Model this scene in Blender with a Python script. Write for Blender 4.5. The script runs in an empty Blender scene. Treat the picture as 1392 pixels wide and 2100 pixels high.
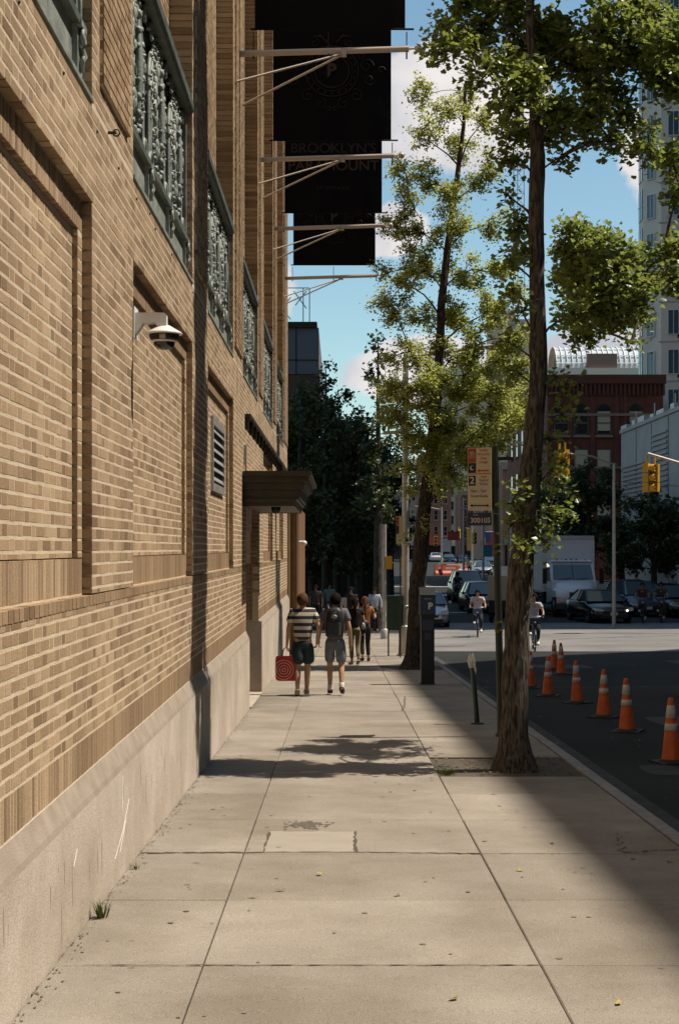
import bpy, bmesh, math, random
import numpy as np
from mathutils import Vector, Matrix, Euler, Quaternion, noise
random.seed(7); RNG = np.random.default_rng(7)
S = bpy.context.scene; COL = S.collection; R = math.radians; PI = math.pi
F = 3100.0; EYE = 1.75; HOR = 1125.0; CX = 696.0
# ------------------------------------------------------------------ camera, sky, sun, exposure
cd = bpy.data.cameras.new('camera'); cam = bpy.data.objects.new('camera', cd); COL.objects.link(cam); S.camera = cam
cd.sensor_fit = 'VERTICAL'; cd.sensor_height = 36; cd.lens = F/2100*36; cd.clip_end = 4000; cd.clip_start = 0.1
cd.shift_y = (HOR-1050)/2100
cam.location = (0, 0, EYE); cam.rotation_euler = (R(90), 0, 0)
SUN_EL, SUN_AZ = R(62.0), R(4.0)            # azimuth: degrees ahead (+Y) of straight across the street (+X)
svec = Vector((math.cos(SUN_EL)*math.cos(SUN_AZ), math.cos(SUN_EL)*math.sin(SUN_AZ), math.sin(SUN_EL)))
COT = 1/math.tan(SUN_EL)
w = bpy.data.worlds.new('World'); S.world = w; w.use_nodes = True
nt = w.node_tree; nt.nodes.clear(); N = nt.nodes.new; L = nt.links.new
out = N('ShaderNodeOutputWorld'); bg = N('ShaderNodeBackground'); bg.inputs[1].default_value = 0.105
sky = N('ShaderNodeTexSky'); sky.sky_type = 'NISHITA'; sky.sun_disc = False
sky.sun_elevation = SUN_EL; sky.sun_rotation = R(90)-SUN_AZ; sky.altitude = 20; sky.air_density = 1.0; sky.dust_density = 0.3; sky.ozone_density = 1.6
tc = N('ShaderNodeTexCoord')
# clouds: soft cumulus noise on the sky direction, gathered in a few banks
def cloud_blob(px, py, rad, squash=1.5):
    v = Vector(((px-CX)/F, 1, (HOR-py)/F)).normalized()
    m = N('ShaderNodeMapping'); m.vector_type = 'POINT'
    sub = N('ShaderNodeVectorMath'); sub.operation = 'SUBTRACT'; L(tc.outputs['Generated'], sub.inputs[0]); sub.inputs[1].default_value = v
    sc = N('ShaderNodeVectorMath'); sc.operation = 'MULTIPLY'; L(sub.outputs[0], sc.inputs[0]); sc.inputs[1].default_value = (1/rad, 1/rad, squash/rad)
    ln = N('ShaderNodeVectorMath'); ln.operation = 'LENGTH'; L(sc.outputs[0], ln.inputs[0])
    mr = N('ShaderNodeMapRange'); mr.inputs['From Min'].default_value = 0.3; mr.inputs['From Max'].default_value = 1.4
    mr.inputs['To Min'].default_value = 1; mr.inputs['To Max'].default_value = 0; L(ln.outputs['Value'], mr.inputs['Value'])
    nt.nodes.remove(m)
    return mr.outputs[0]
acc = None
for a in ((915, 235, .062, 1.25), (1010, 215, .05, 1.5), (800, 470, .034, 1.7), (1250, 770, .07, 2.0), (880, 760, .06, 2.2),
          (1650, 300, .12, 1.6), (-400, 300, .15, 1.6), (300, 600, .1, 1.8), (2200, 700, .2, 2), (1980, -500, .2, 1.5)):
    o_ = cloud_blob(*a)
    if acc is None: acc = o_
    else:
        mx = N('ShaderNodeMath'); mx.operation = 'MAXIMUM'; L(acc, mx.inputs[0]); L(o_, mx.inputs[1]); acc = mx.outputs[0]
ns = N('ShaderNodeTexNoise'); ns.inputs['Scale'].default_value = 22; ns.inputs['Detail'].default_value = 9; ns.inputs['Roughness'].default_value = .55
L(tc.outputs['Generated'], ns.inputs['Vector'])
ad = N('ShaderNodeMath'); ad.operation = 'ADD'; L(acc, ad.inputs[0]); L(ns.outputs[0], ad.inputs[1])
mk = N('ShaderNodeMapRange'); mk.inputs['From Min'].default_value = .93; mk.inputs['From Max'].default_value = 1.05; L(ad.outputs[0], mk.inputs['Value'])
ns2 = N('ShaderNodeTexNoise'); ns2.inputs['Scale'].default_value = 14; ns2.inputs['Detail'].default_value = 5; L(tc.outputs['Generated'], ns2.inputs['Vector'])
cr = N('ShaderNodeValToRGB'); cr.color_ramp.elements[0].position = .35; cr.color_ramp.elements[0].color = (4.6, 4.8, 5.3, 1)
cr.color_ramp.elements[1].position = .6; cr.color_ramp.elements[1].color = (7.6, 7.2, 7.0, 1); L(ns2.outputs[0], cr.inputs[0])
mixc = N('ShaderNodeMix'); mixc.data_type = 'RGBA'; L(mk.outputs[0], mixc.inputs['Factor'])
tnt = N('ShaderNodeMix'); tnt.data_type = 'RGBA'; tnt.blend_type = 'MULTIPLY'; tnt.inputs[0].default_value = 1; tnt.inputs[7].default_value = (1.12, 1.24, 1.09, 1)
L(sky.outputs[0], tnt.inputs[6]); L(tnt.outputs[2], mixc.inputs[6]); L(cr.outputs[0], mixc.inputs[7])
L(mixc.outputs[2], bg.inputs[0]); L(bg.outputs[0], out.inputs[0])
sl = bpy.data.lights.new('sun', 'SUN'); sl.energy = 5.0; sl.angle = R(.4); sl.color = (1, .90, .765)
so = bpy.data.objects.new('sun', sl); COL.objects.link(so); so.rotation_euler = svec.to_track_quat('Z', 'Y').to_euler(); so.location = (30, 0, 60)
S.view_settings.view_transform = 'Standard'; S.view_settings.look = 'None'; S.view_settings.exposure = 0.16; S.view_settings.gamma = 1
S.view_settings.use_curve_mapping = False
S.cycles.max_bounces = 6; S.cycles.diffuse_bounces = 1; S.cycles.glossy_bounces = 3; S.cycles.transmission_bounces = 4; S.cycles.transparent_max_bounces = 6
S.cycles.use_denoising = True

# ------------------------------------------------------------------ helpers
def road_z(y):
    return float(np.interp(y, [-60, 0, 48, 75, 420, 1500], [1.55, -.15, -1.50, -1.50, 1.10, 3.0]))
def walk_z(y): return road_z(y) + .15
def at(px, py, d): return Vector(((px-CX)/F*d, d, EYE+(HOR-py)/F*d))
def X_at(px, d): return (px-CX)/F*d

_m = {}
def mat(name, col, rough=.7, metal=0, col2=None, nscale=6, bump=0, bscale=60, spec=.5, contrast=(.35, .65), coords='Object', detail=5, emit=None, estr=1, objrand=0, alpha=None):
    if name in _m: return _m[name]
    m = bpy.data.materials.new(name); m.use_nodes = True; _m[name] = m
    t = m.node_tree; n = t.nodes; b = n['Principled BSDF']; lk = t.links.new
    b.inputs['Base Color'].default_value = (*col, 1); b.inputs['Roughness'].default_value = rough; b.inputs['Metallic'].default_value = metal
    b.inputs['Specular IOR Level'].default_value = spec
    tcn = n.new('ShaderNodeTexCoord')
    last = None
    if col2 is not None:
        nz = n.new('ShaderNodeTexNoise'); nz.inputs['Scale'].default_value = nscale; nz.inputs['Detail'].default_value = detail
        lk(tcn.outputs[coords], nz.inputs['Vector'])
        rp = n.new('ShaderNodeValToRGB'); rp.color_ramp.elements[0].position = contrast[0]; rp.color_ramp.elements[1].position = contrast[1]
        rp.color_ramp.elements[0].color = (*col, 1); rp.color_ramp.elements[1].color = (*col2, 1)
        lk(nz.outputs[0], rp.inputs[0]); last = rp.outputs[0]
    if objrand:
        oi = n.new('ShaderNodeObjectInfo'); mr = n.new('ShaderNodeMapRange'); mr.inputs['To Min'].default_value = 1-objrand; mr.inputs['To Max'].default_value = 1+objrand
        lk(oi.outputs['Random'], mr.inputs['Value'])
        mu = n.new('ShaderNodeVectorMath'); mu.operation = 'SCALE'
        if last: lk(last, mu.inputs[0])
        else: mu.inputs[0].default_value = col
        lk(mr.outputs[0], mu.inputs['Scale']); last = mu.outputs[0]
    if last: lk(last, b.inputs['Base Color'])
    if bump:
        nb = n.new('ShaderNodeTexNoise'); nb.inputs['Scale'].default_value = bscale; nb.inputs['Detail'].default_value = 6
        lk(tcn.outputs[coords], nb.inputs['Vector'])
        bp = n.new('ShaderNodeBump'); bp.inputs['Strength'].default_value = bump; bp.inputs['Distance'].default_value = .02
        lk(nb.outputs[0], bp.inputs['Height']); lk(bp.outputs[0], b.inputs['Normal'])
    if emit: b.inputs['Emission Color'].default_value = (*emit, 1); b.inputs['Emission Strength'].default_value = estr
    return m

class MB:
    def __init__(s): s.v = []; s.f = []; s.m = []; s.sm = []
    def add(s, vs, fs, mi=0, smooth=False):
        o = len(s.v); s.v += [tuple(v) for v in vs]
        for f in fs: s.f.append(tuple(i+o for i in f)); s.m.append(mi); s.sm.append(smooth)
        return s
    def box(s, x0, x1, y0, y1, z0, z1, mi=0, M=None):
        vs = [Vector((x, y, z)) for x in (x0, x1) for y in (y0, y1) for z in (z0, z1)]
        if M: vs = [M @ v for v in vs]
        return s.add(vs, [(0,1,3,2), (4,6,7,5), (0,4,5,1), (2,3,7,6), (0,2,6,4), (1,5,7,3)], mi)
    def cbox(s, c, d, mi=0, M=None):
        return s.box(c[0]-d[0]/2, c[0]+d[0]/2, c[1]-d[1]/2, c[1]+d[1]/2, c[2]-d[2]/2, c[2]+d[2]/2, mi, M)
    def tube(s, pts, rad, seg=8, mi=0, caps=True, smooth=True, sq=1):
        pts = [Vector(p) for p in pts]; n = len(pts)
        if not hasattr(rad, '__len__'): rad = [rad]*n
        rings = []; up = None
        for i, p in enumerate(pts):
            t = (pts[min(i+1, n-1)]-pts[max(i-1, 0)])
            if t.length < 1e-9: t = Vector((0, 0, 1))
            t.normalize()
            if up is None:
                up = Vector((0, 0, 1)) if abs(t.z) < .9 else Vector((1, 0, 0))
            u = t.cross(up)
            if u.length < 1e-6: u = t.orthogonal()
            u.normalize(); up = u.cross(t).normalized()
            rings.append([p+(u*math.cos(a)+up*math.sin(a)*sq)*rad[i] for a in [2*PI*k/seg for k in range(seg)]])
        vs = [v for r in rings for v in r]
        fs = [(i*seg+k, i*seg+(k+1) % seg, (i+1)*seg+(k+1) % seg, (i+1)*seg+k) for i in range(n-1) for k in range(seg)]
        s.add(vs, fs, mi, smooth)
        if caps:
            s.add(rings[0], [tuple(range(seg))[::-1]], mi); s.add(rings[-1], [tuple(range(seg))], mi)
        return s
    def lathe(s, c, prof, seg=16, mi=0, M=None, smooth=True):
        c = Vector(c); vs = []
        for r, z in prof:
            for k in range(seg):
                v = Vector((r*math.cos(2*PI*k/seg), r*math.sin(2*PI*k/seg), z))
                if M: v = M @ v
                vs.append(c+v)
        n = len(prof)
        fs = [(i*seg+k, i*seg+(k+1) % seg, (i+1)*seg+(k+1) % seg, (i+1)*seg+k) for i in range(n-1) for k in range(seg)]
        return s.add(vs, fs, mi, smooth)
    def ball(s, c, r, seg=10, rings=7, mi=0):
        rr = r if hasattr(r, '__len__') else (r, r, r)
        vs = [(c[0]+rr[0]*math.sin(PI*i/rings)*math.cos(2*PI*k/seg), c[1]+rr[1]*math.sin(PI*i/rings)*math.sin(2*PI*k/seg), c[2]+rr[2]*math.cos(PI*i/rings)) for i in range(rings+1) for k in range(seg)]
        fs = [(i*seg+k, (i+1)*seg+k, (i+1)*seg+(k+1) % seg, i*seg+(k+1) % seg) for i in range(rings) for k in range(seg)]
        return s.add(vs, fs, mi, True)
    def prism(s, poly, x0, x1, axis='x', mi=0, smooth=False):
        # poly in the other two axes, extruded along axis
        n = len(poly)
        def mk(a, p): return {'x': (a, p[0], p[1]), 'y': (p[0], a, p[1]), 'z': (p[0], p[1], a)}[axis]
        vs = [mk(x0, p) for p in poly]+[mk(x1, p) for p in poly]
        s.add(vs, [(i, (i+1) % n, n+(i+1) % n, n+i) for i in range(n)], mi, smooth)
        s.add(vs[:n], [tuple(range(n))[::-1]], mi); s.add(vs[n:], [tuple(range(n))], mi)
        return s
    def grid(s, rows, mi=0, smooth=True, close=False):
        n = len(rows[0]); vs = [v for r in rows for v in r]
        fs = [(i*n+k, i*n+(k+1) % n, (i+1)*n+(k+1) % n, (i+1)*n+k) for i in range(len(rows)-1) for k in range(n if close else n-1)]
        return s.add(vs, fs, mi, smooth)
    def build(s, name, mats, parent=None, **kw):
        me = bpy.data.meshes.new(name); me.from_pydata(s.v, [], s.f)
        if not isinstance(mats, (list, tuple)): mats = [mats]
        for m in mats: me.materials.append(m)
        me.polygons.foreach_set('material_index', s.m); me.polygons.foreach_set('use_smooth', s.sm); me.update()
        bm = bmesh.new(); bm.from_mesh(me); bmesh.ops.recalc_face_normals(bm, faces=bm.faces); bm.to_mesh(me); bm.free()
        return link(name, me, parent, **kw)
def link(name, me, parent=None, loc=None, rot=None, kind=None, label=None, cat=None, group=None):
    o = bpy.data.objects.new(name, me); COL.objects.link(o)
    if parent is not None: o.parent = parent
    if loc is not None: o.location = loc
    if rot is not None: o.rotation_euler = rot
    tag(o, label, cat, group, kind); return o
def tag(o, label=None, cat=None, group=None, kind=None):
    if label: o['label'] = label
    if cat: o['category'] = cat
    if group: o['group'] = group
    if kind: o['kind'] = kind
    return o
def thing(name, label, cat, loc=(0, 0, 0), rz=0, group=None):
    o = bpy.data.objects.new(name, None); COL.objects.link(o); o.location = loc; o.rotation_euler = (0, 0, rz); o.empty_display_size = .2
    return tag(o, label, cat, group)
def copy_tree(o, parent=None):
    c = o.copy(); COL.objects.link(c); c.parent = parent
    for ch in list(o.children): copy_tree(ch, c)
    return c
def text(s, size, m, parent, loc, rot, name='lettering', bold=0, align='CENTER', ext=0.0, sx=1):
    cu = bpy.data.curves.new('t', 'FONT'); cu.body = s; cu.size = size; cu.align_x = align; cu.align_y = 'CENTER'; cu.offset = bold; cu.extrude = ext
    tmp = bpy.data.objects.new('t', cu); COL.objects.link(tmp); dg = bpy.context.evaluated_depsgraph_get(); dg.update()
    me = bpy.data.meshes.new_from_object(tmp.evaluated_get(dg)); bpy.data.objects.remove(tmp); bpy.data.curves.remove(cu)
    me.materials.clear(); me.materials.append(m)
    o = link(name, me, parent, loc, rot); o.scale = (sx, 1, 1); return o
def skin(name, V, E, rad, m, parent=None, sub=2, root=0, **kw):
    me = bpy.data.meshes.new(name); me.from_pydata([tuple(v) for v in V], E, [])
    o = bpy.data.objects.new(name, me); COL.objects.link(o)
    md = o.modifiers.new('s', 'SKIN'); md.use_smooth_shade = True
    sv = me.skin_vertices[0].data
    for i, r in enumerate(rad):
        sv[i].radius = r if hasattr(r, '__len__') else (r, r)
        sv[i].use_root = (i == root)
    s2 = o.modifiers.new('u', 'SUBSURF'); s2.levels = sub; s2.render_levels = sub
    dg = bpy.context.evaluated_depsgraph_get(); dg.update()
    nm = bpy.data.meshes.new_from_object(o.evaluated_get(dg)); bpy.data.objects.remove(o)
    nm.materials.clear(); nm.materials.append(m)
    nm.polygons.foreach_set('use_smooth', [True]*len(nm.polygons))
    return link(name, nm, parent, **kw)
# ------------------------------------------------------------------ materials
def concrete(name, c1, c2, rand=.07):
    """speckled aggregate concrete with stains"""
    m = mat(name, c1, .85, 0, c2, 1.6, .25, 260, objrand=rand*1.3, contrast=(.3, .7), spec=.3, detail=8)
    t = m.node_tree; n = t.nodes; b = n['Principled BSDF']; src = b.inputs['Base Color'].links[0].from_socket
    tcn = n.new('ShaderNodeTexCoord')
    sp = n.new('ShaderNodeTexNoise'); sp.inputs['Scale'].default_value = 190; sp.inputs['Detail'].default_value = 2; t.links.new(tcn.outputs['Object'], sp.inputs['Vector'])
    rp = n.new('ShaderNodeValToRGB'); rp.color_ramp.elements[0].position = .36; rp.color_ramp.elements[0].color = (.42, .40, .37, 1)
    rp.color_ramp.elements[1].position = .58; rp.color_ramp.elements[1].color = (1.12, 1.12, 1.12, 1); t.links.new(sp.outputs[0], rp.inputs[0])
    v = n.new('ShaderNodeTexVoronoi'); v.inputs['Scale'].default_value = 2.3; v.inputs['Randomness'].default_value = 1; t.links.new(tcn.outputs['Object'], v.inputs['Vector'])
    rv = n.new('ShaderNodeValToRGB'); rv.color_ramp.elements[0].position = .03; rv.color_ramp.elements[0].color = (.55, .53, .5, 1)
    rv.color_ramp.elements[1].position = .055; rv.color_ramp.elements[1].color = (1, 1, 1, 1); t.links.new(v.outputs['Distance'], rv.inputs[0])
    m1 = n.new('ShaderNodeMix'); m1.data_type = 'RGBA'; m1.blend_type = 'MULTIPLY'; m1.inputs[0].default_value = .75
    t.links.new(src, m1.inputs[6]); t.links.new(rp.outputs[0], m1.inputs[7])
    m2 = n.new('ShaderNodeMix'); m2.data_type = 'RGBA'; m2.blend_type = 'MULTIPLY'; m2.inputs[0].default_value = .8
    t.links.new(m1.outputs[2], m2.inputs[6]); t.links.new(rv.outputs[0], m2.inputs[7]); geo = n.new('ShaderNodeNewGeometry'); st = n.new('ShaderNodeTexNoise'); st.inputs['Scale'].default_value = .9; st.inputs['Detail'].default_value = 10; st.inputs['Roughness'].default_value = .65; t.links.new(geo.outputs['Position'], st.inputs['Vector'])
    rs = n.new('ShaderNodeValToRGB'); rs.color_ramp.elements[0].position = .36; rs.color_ramp.elements[0].color = (.74, .71, .66, 1); rs.color_ramp.elements[1].position = .6; rs.color_ramp.elements[1].color = (1.1, 1.1, 1.1, 1); t.links.new(st.outputs[0], rs.inputs[0])
    m3 = n.new('ShaderNodeMix'); m3.data_type = 'RGBA'; m3.blend_type = 'MULTIPLY'; m3.inputs[0].default_value = .75
    t.links.new(m2.outputs[2], m3.inputs[6]); t.links.new(rs.outputs[0], m3.inputs[7]); t.links.new(m3.outputs[2], b.inputs['Base Color'])
    return m
M_WALK = concrete('sidewalk_concrete', (.285, .250, .208), (.345, .305, .255))
M_PLINTH = concrete('plinth_stone', (.58, .50, .42), (.68, .60, .51), 0)
M_JOINT = mat('joint_dirt', (.085, .070, .052), .95, bump=.3)
M_KERB = mat('kerb_granite', (.20, .19, .175), .8, 0, (.29, .275, .25), 9, .3, 120, objrand=.15)
M_ASPH = mat('asphalt', (.019, .021, .020), .95, 0, (.036, .037, .035), .35, .5, 220, spec=.25, detail=9, contrast=(.3, .7))
M_SOIL = mat('soil', (.035, .024, .016), .95, 0, (.08, .055, .035), 30, .8, 60)

def brick_mat(name, ob):
    m = bpy.data.materials.new(name); m.use_nodes = True; t = m.node_tree; n = t.nodes; b = n['Principled BSDF']; lk = t.links.new
    if ob:
        a = n.new('ShaderNodeObjectInfo'); fac = a.outputs['Random']
    else:
        a = n.new('ShaderNodeAttribute'); a.attribute_name = 'tone'; fac = a.outputs['Fac']
    r = n.new('ShaderNodeValToRGB'); r.color_ramp.interpolation = 'LINEAR'; e = r.color_ramp.elements
    e[0].position = 0; e[0].color = (.27, .185, .115, 1); e[1].position = 1; e[1].color = (.58, .44, .305, 1)
    for p, c in ((.12, (.37, .26, .165, 1)), (.45, (.46, .335, .215, 1)), (.8, (.52, .385, .255, 1))):
        x = e.new(p); x.color = c
    lk(fac, r.inputs[0])
    geo = n.new('ShaderNodeNewGeometry')
    mp = n.new('ShaderNodeMapping'); mp.inputs['Scale'].default_value = (1, 1, .35); lk(geo.outputs['Position'], mp.inputs[0])
    st = n.new('ShaderNodeTexNoise'); st.inputs['Scale'].default_value = 1.1; st.inputs['Detail'].default_value = 6; lk(mp.outputs[0], st.inputs['Vector'])
    rs = n.new('ShaderNodeValToRGB'); rs.color_ramp.elements[0].position = .3; rs.color_ramp.elements[0].color = (.74, .70, .66, 1)
    rs.color_ramp.elements[1].position = .65; rs.color_ramp.elements[1].color = (1.08, 1.06, 1.02, 1); lk(st.outputs[0], rs.inputs[0])
    gr = n.new('ShaderNodeTexNoise'); gr.inputs['Scale'].default_value = 130; gr.inputs['Detail'].default_value = 3; lk(geo.outputs['Position'], gr.inputs['Vector'])
    rg = n.new('ShaderNodeValToRGB'); rg.color_ramp.elements[0].position = .35; rg.color_ramp.elements[0].color = (.6, .56, .5, 1)
    rg.color_ramp.elements[1].position = .6; rg.color_ramp.elements[1].color = (1.1, 1.1, 1.1, 1); lk(gr.outputs[0], rg.inputs[0])
    x1 = n.new('ShaderNodeMix'); x1.data_type = 'RGBA'; x1.blend_type = 'MULTIPLY'; x1.inputs[0].default_value = .9; lk(r.outputs[0], x1.inputs[6]); lk(rs.outputs[0], x1.inputs[7])
    x2 = n.new('ShaderNodeMix'); x2.data_type = 'RGBA'; x2.blend_type = 'MULTIPLY'; x2.inputs[0].default_value = .7; lk(x1.outputs[2], x2.inputs[6]); lk(rg.outputs[0], x2.inputs[7])
    lk(x2.outputs[2], b.inputs['Base Color']); b.inputs['Roughness'].default_value = .9; b.inputs['Specular IOR Level'].default_value = .25
    bp = n.new('ShaderNodeBump'); bp.inputs['Strength'].default_value = .45; bp.inputs['Distance'].default_value = .006; lk(gr.outputs[0], bp.inputs['Height']); lk(bp.outputs[0], b.inputs['Normal'])
    return m
M_BRICK = brick_mat('tan_brick', False); M_BRICKO = brick_mat('tan_brick_single', True)
M_MORTAR = mat('mortar', (.70, .56, .40), .95, 0, (.80, .66, .49), 5, .5, 150)
M_GREEN = mat('verdigris_iron', (.19, .22, .20), .6, .1, (.36, .39, .355), 7, .25, 60)
M_GREEND = mat('dark_green_iron', (.10, .12, .105), .5, .3, (.16, .19, .16), 7, .2, 60)
M_DARK = mat('dark_metal', (.02, .022, .02), .5, .4)
M_CANOPY = mat('canopy_paint', (.026, .023, .014), .55, 0, (.045, .040, .026), 5)
M_WHITE = mat('white_paint', (.78, .76, .72), .4)
M_STEEL = mat('galvanised_steel', (.55, .54, .52), .45, .6, (.42, .41, .40), 12)
M_POLE = mat('pole_aluminium', (.50, .47, .43), .5, .25, (.40, .37, .34), 10)
M_BLACKCL = mat('banner_cloth', (.002, .002, .004), .8, 0, None, bump=.2, bscale=8, spec=.2)
M_PRINT = mat('banner_print', (.02, .016, .012), .8)
M_PRINT2 = mat('banner_gold', (.05, .036, .02), .7)
M_GLASSD = mat('dark_glass', (.012, .015, .018), .08, 0, spec=.8)
M_GLASSB = mat('blue_glass', (.05, .10, .14), .06, 0, spec=1)

# ------------------------------------------------------------------ ground
ys = [-60, -30, -10, 0, 6, 12, 18, 24, 30, 36, 42, 48, 52, 60, 75, 100, 140, 200, 300, 420, 800, 1500]
xs = [-900, -300, -60, -20, 0, 2.4, 6, 12, 25, 60, 300, 900]
g = MB(); g.grid([[(x, y, road_z(y)) for x in xs] for y in ys], smooth=False)
road = g.build('road', M_ASPH, kind='structure')
side = MB(); WY = [-14+1.5*k for k in range(0, 47)] + [56]
side.grid([[(x, y, walk_z(y)-.02) for x in (-1.32, 2.32)] for y in WY], smooth=False)
side.grid([[(2.32, y, walk_z(y)-.02-h) for h in (0, .14)] for y in WY], smooth=False)
walk = side.build('sidewalk', M_JOINT, kind='structure')
def slab_mesh(x0, x1, y0, y1, gap=.006, t=.06, dz=0):
    b = MB(); bev = .006; x0 += gap; x1 -= gap; y0 += gap; y1 -= gap
    def z(y): return walk_z(y)+dz
    outer = [(x0, y0), (x1, y0), (x1, y1), (x0, y1)]; inner = [(x0+bev, y0+bev), (x1-bev, y0+bev), (x1-bev, y1-bev), (x0+bev, y1-bev)]
    vs = [(x, y, z(y)) for x, y in inner]+[(x, y, z(y)-bev) for x, y in outer]+[(x, y, z(y)-t) for x, y in outer]
    b.add(vs, [(0, 1, 2, 3)]+[(i, (i+1) % 4, 4+(i+1) % 4, 4+i) for i in range(4)]+[(4+i, 4+(i+1) % 4, 8+(i+1) % 4, 8+i) for i in range(4)])
    return b
rows = [7.06+1.5*k for k in range(-12, 33)]
for ci, (x0, x1) in enumerate(((-1.335, -.64), (-.64, .94), (.94, 2.325))):
    rr = list(rows)
    segs = [(rr[i], rr[i+1]) for i in range(len(rr)-1)]
    if ci == 2:
        ns_ = []
        for a, b_ in segs:
            for p0, p1 in ((14.25, 15.95), (33.5, 35.4)):
                if a < p0 < b_: ns_.append((a, p0)); a = b_
                elif a < p1 < b_: a = p1
                elif p0 <= a and b_ <= p1: a = b_
            if b_-a > .05: ns_.append((a, b_))
        segs = ns_
    for y0, y1 in segs:
        half = abs(((y0-7.06)/3) % 1-.5) < .01
        wide = .009 if not half else .004
        slab_mesh(x0+random.uniform(-.002, .002), x1, y0, y1, .002 if half else .0033, dz=random.uniform(-.002, .002)).build('paving_slab', M_WALK, walk)
for p0, p1 in ((14.25, 15.95), (33.5, 35.4)):
    b = MB(); n = 16
    b.grid([[(.95+1.37*i/n, p0+(p1-p0)*j/n, walk_z(p0)-.03*(p0 > 0)+.035*random.random()-.03-.028*(p1-p0)*j/n) for i in range(n+1)] for j in range(n+1)], smooth=False)
    b.build('tree_pit', M_SOIL, walk)
k = MB(); kerb = None
kbase = MB(); kbase.box(2.33, 2.34, -14, -13.9, .2, .3); kerb = None
y = -14.0; kerb = bpy.data.objects.new('kerb', None); COL.objects.link(kerb); kerb['kind'] = 'structure'
i = 0
while y < 54:
    ln = 2.4 + random.uniform(-.2, .2); y1 = min(y+ln, 56); j = random.uniform(-.006, .006)
    b = MB(); x0, x1 = 2.335+j, 2.475+j; pr = []
    for yy in (y+.006, y1-.006):
        zt = walk_z(yy)+.004; pr.append([(x0, yy, zt-.15), (x0, yy, zt), (x1-.03, yy, zt), (x1-.006, yy, zt-.012), (x1, yy, zt-.035), (x1+.015, yy, zt-.19)])
    b.grid(pr, smooth=False); b.add(pr[0], [tuple(range(6))]); b.add(pr[1], [tuple(range(6))])
    b.build('kerb_stone', M_KERB, kerb); y = y1
gut = MB(); gut.grid([[(x, yy, road_z(yy)+.005) for x in (2.48, 2.8)] for yy in [-14+2*q for q in range(34)]], smooth=False)
gut.build('gutter', mat('gutter_concrete', (.035, .034, .033), .9, 0, (.06, .058, .054), 3, .4, 90), kind='structure')
# concrete patch, crack lines, gum, grass, leaves on the sidewalk
def irregular(x0, x1, y0, y1, dz, n=10, amp=.012):
    pts = []
    for (a, b_, c, d) in ((x0, y0, x1, y0), (x1, y0, x1, y1), (x1, y1, x0, y1), (x0, y1, x0, y0)):
        for q in range(n): t = q/n; pts.append((a+(c-a)*t+random.uniform(-amp, amp), b_+(d-b_)*t+random.uniform(-amp, amp)))
    return [(x, y, walk_z(y)+dz) for x, y in pts]
b = MB(); p = irregular(-.50, .10, 10.13, 11.0, .003); b.add(p, [tuple(range(len(p)))])
p = irregular(-.518, .118, 10.112, 11.016, .0015, amp=.008); b.add(p, [tuple(range(len(p)))], 1)
b.build('concrete_patch', [mat('patch_concrete', (.31, .272, .225), .85, 0, (.345, .305, .25), 4, .2, 200), M_JOINT], walk)
b = MB()
for _ in range(120):
    x = random.gauss(-.25, .08); y = random.gauss(11.3, .1); r = random.uniform(.006, .02)
    b.add([(x+r*math.cos(a), y+1.5*r*math.sin(a), walk_z(y)+.004) for a in [q*PI/3+random.uniform(-.3, .3) for q in range(6)]], [(0, 1, 2, 3, 4, 5)])
b.build('tar_stain', mat('tar', (.11, .095, .075), .9), walk, kind='stuff')
b = MB()
for _ in range(230):
    x = random.uniform(-1.3, 2.3); y = random.uniform(4, 26); r = random.uniform(.008, .02)
    if .94 < x and 14.2 < y < 16: continue
    n = 7; b.add([(x+r*math.cos(2*PI*q/n)*random.uniform(.8, 1.1), y+r*math.sin(2*PI*q/n)*random.uniform(.8, 1.2), walk_z(y)+.0045) for q in range(n)], [tuple(range(n))])
b.build('gum_spots', mat('gum', (.20, .175, .145), .7), walk, kind='stuff')
b = MB()
def crack(p, q, w_=.009, jit=.02, n=24):
    pts = []
    for i in range(n+1):
        t = i/n; x = p[0]+(q[0]-p[0])*t+random.uniform(-jit, jit)*(0 < i < n); y = p[1]+(q[1]-p[1])*t+random.uniform(-jit, jit)*(0 < i < n); pts.append((x, y))
    dx, dy = q[0]-p[0], q[1]-p[1]; l = math.hypot(dx, dy); nx, ny = -dy/l, dx/l
    rows_ = []
    for x, y in pts:
        ww = w_*random.uniform(.3, 1.1); rows_.append([(x+nx*ww, y+ny*ww, walk_z(y+ny*ww)+.0042), (x-nx*ww, y-ny*ww, walk_z(y-ny*ww)+.0042)])
    b.grid(rows_, smooth=False)
crack((-1.33, 10.09), (-.5, 10.11), .022, .012); crack((.11, 10.12), (.94, 10.07), .012, .01); crack((-1.2, 7.06), (.95, 7.06), .009, .008, 40)
crack((1.9, 10.1), (2.0, 10.9), .006, .04); crack((1.9, 10.1), (2.33, 10.25), .01, .03); crack((.95, 10.07), (2.1, 10.05), .007, .01)
crack((.92, 22.0), (1.1, 25.2), .012, .03); crack((-.8, 25.0), (2.2, 24.9), .02, .02, 40); crack((-1.2, 22.1), (1.2, 22.0), .01, .01)
b.build('pavement_cracks', M_JOINT, walk, kind='stuff')
b = MB()
for _ in range(700):                              # dirt and grit along the foot of the wall
    y = random.uniform(4, 24); x = -1.33+abs(random.gauss(0, .035)); r = random.uniform(.003, .009)
    b.add([(x-r, y, walk_z(y)+.003), (x, y-r*2, walk_z(y)+.003), (x+r, y, walk_z(y)+.006), (x, y+r*2, walk_z(y)+.003)], [(0, 1, 2, 3)])
b.build('wall_foot_grit', mat('grit', (.14, .105, .07), .95), kind='stuff')
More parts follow.
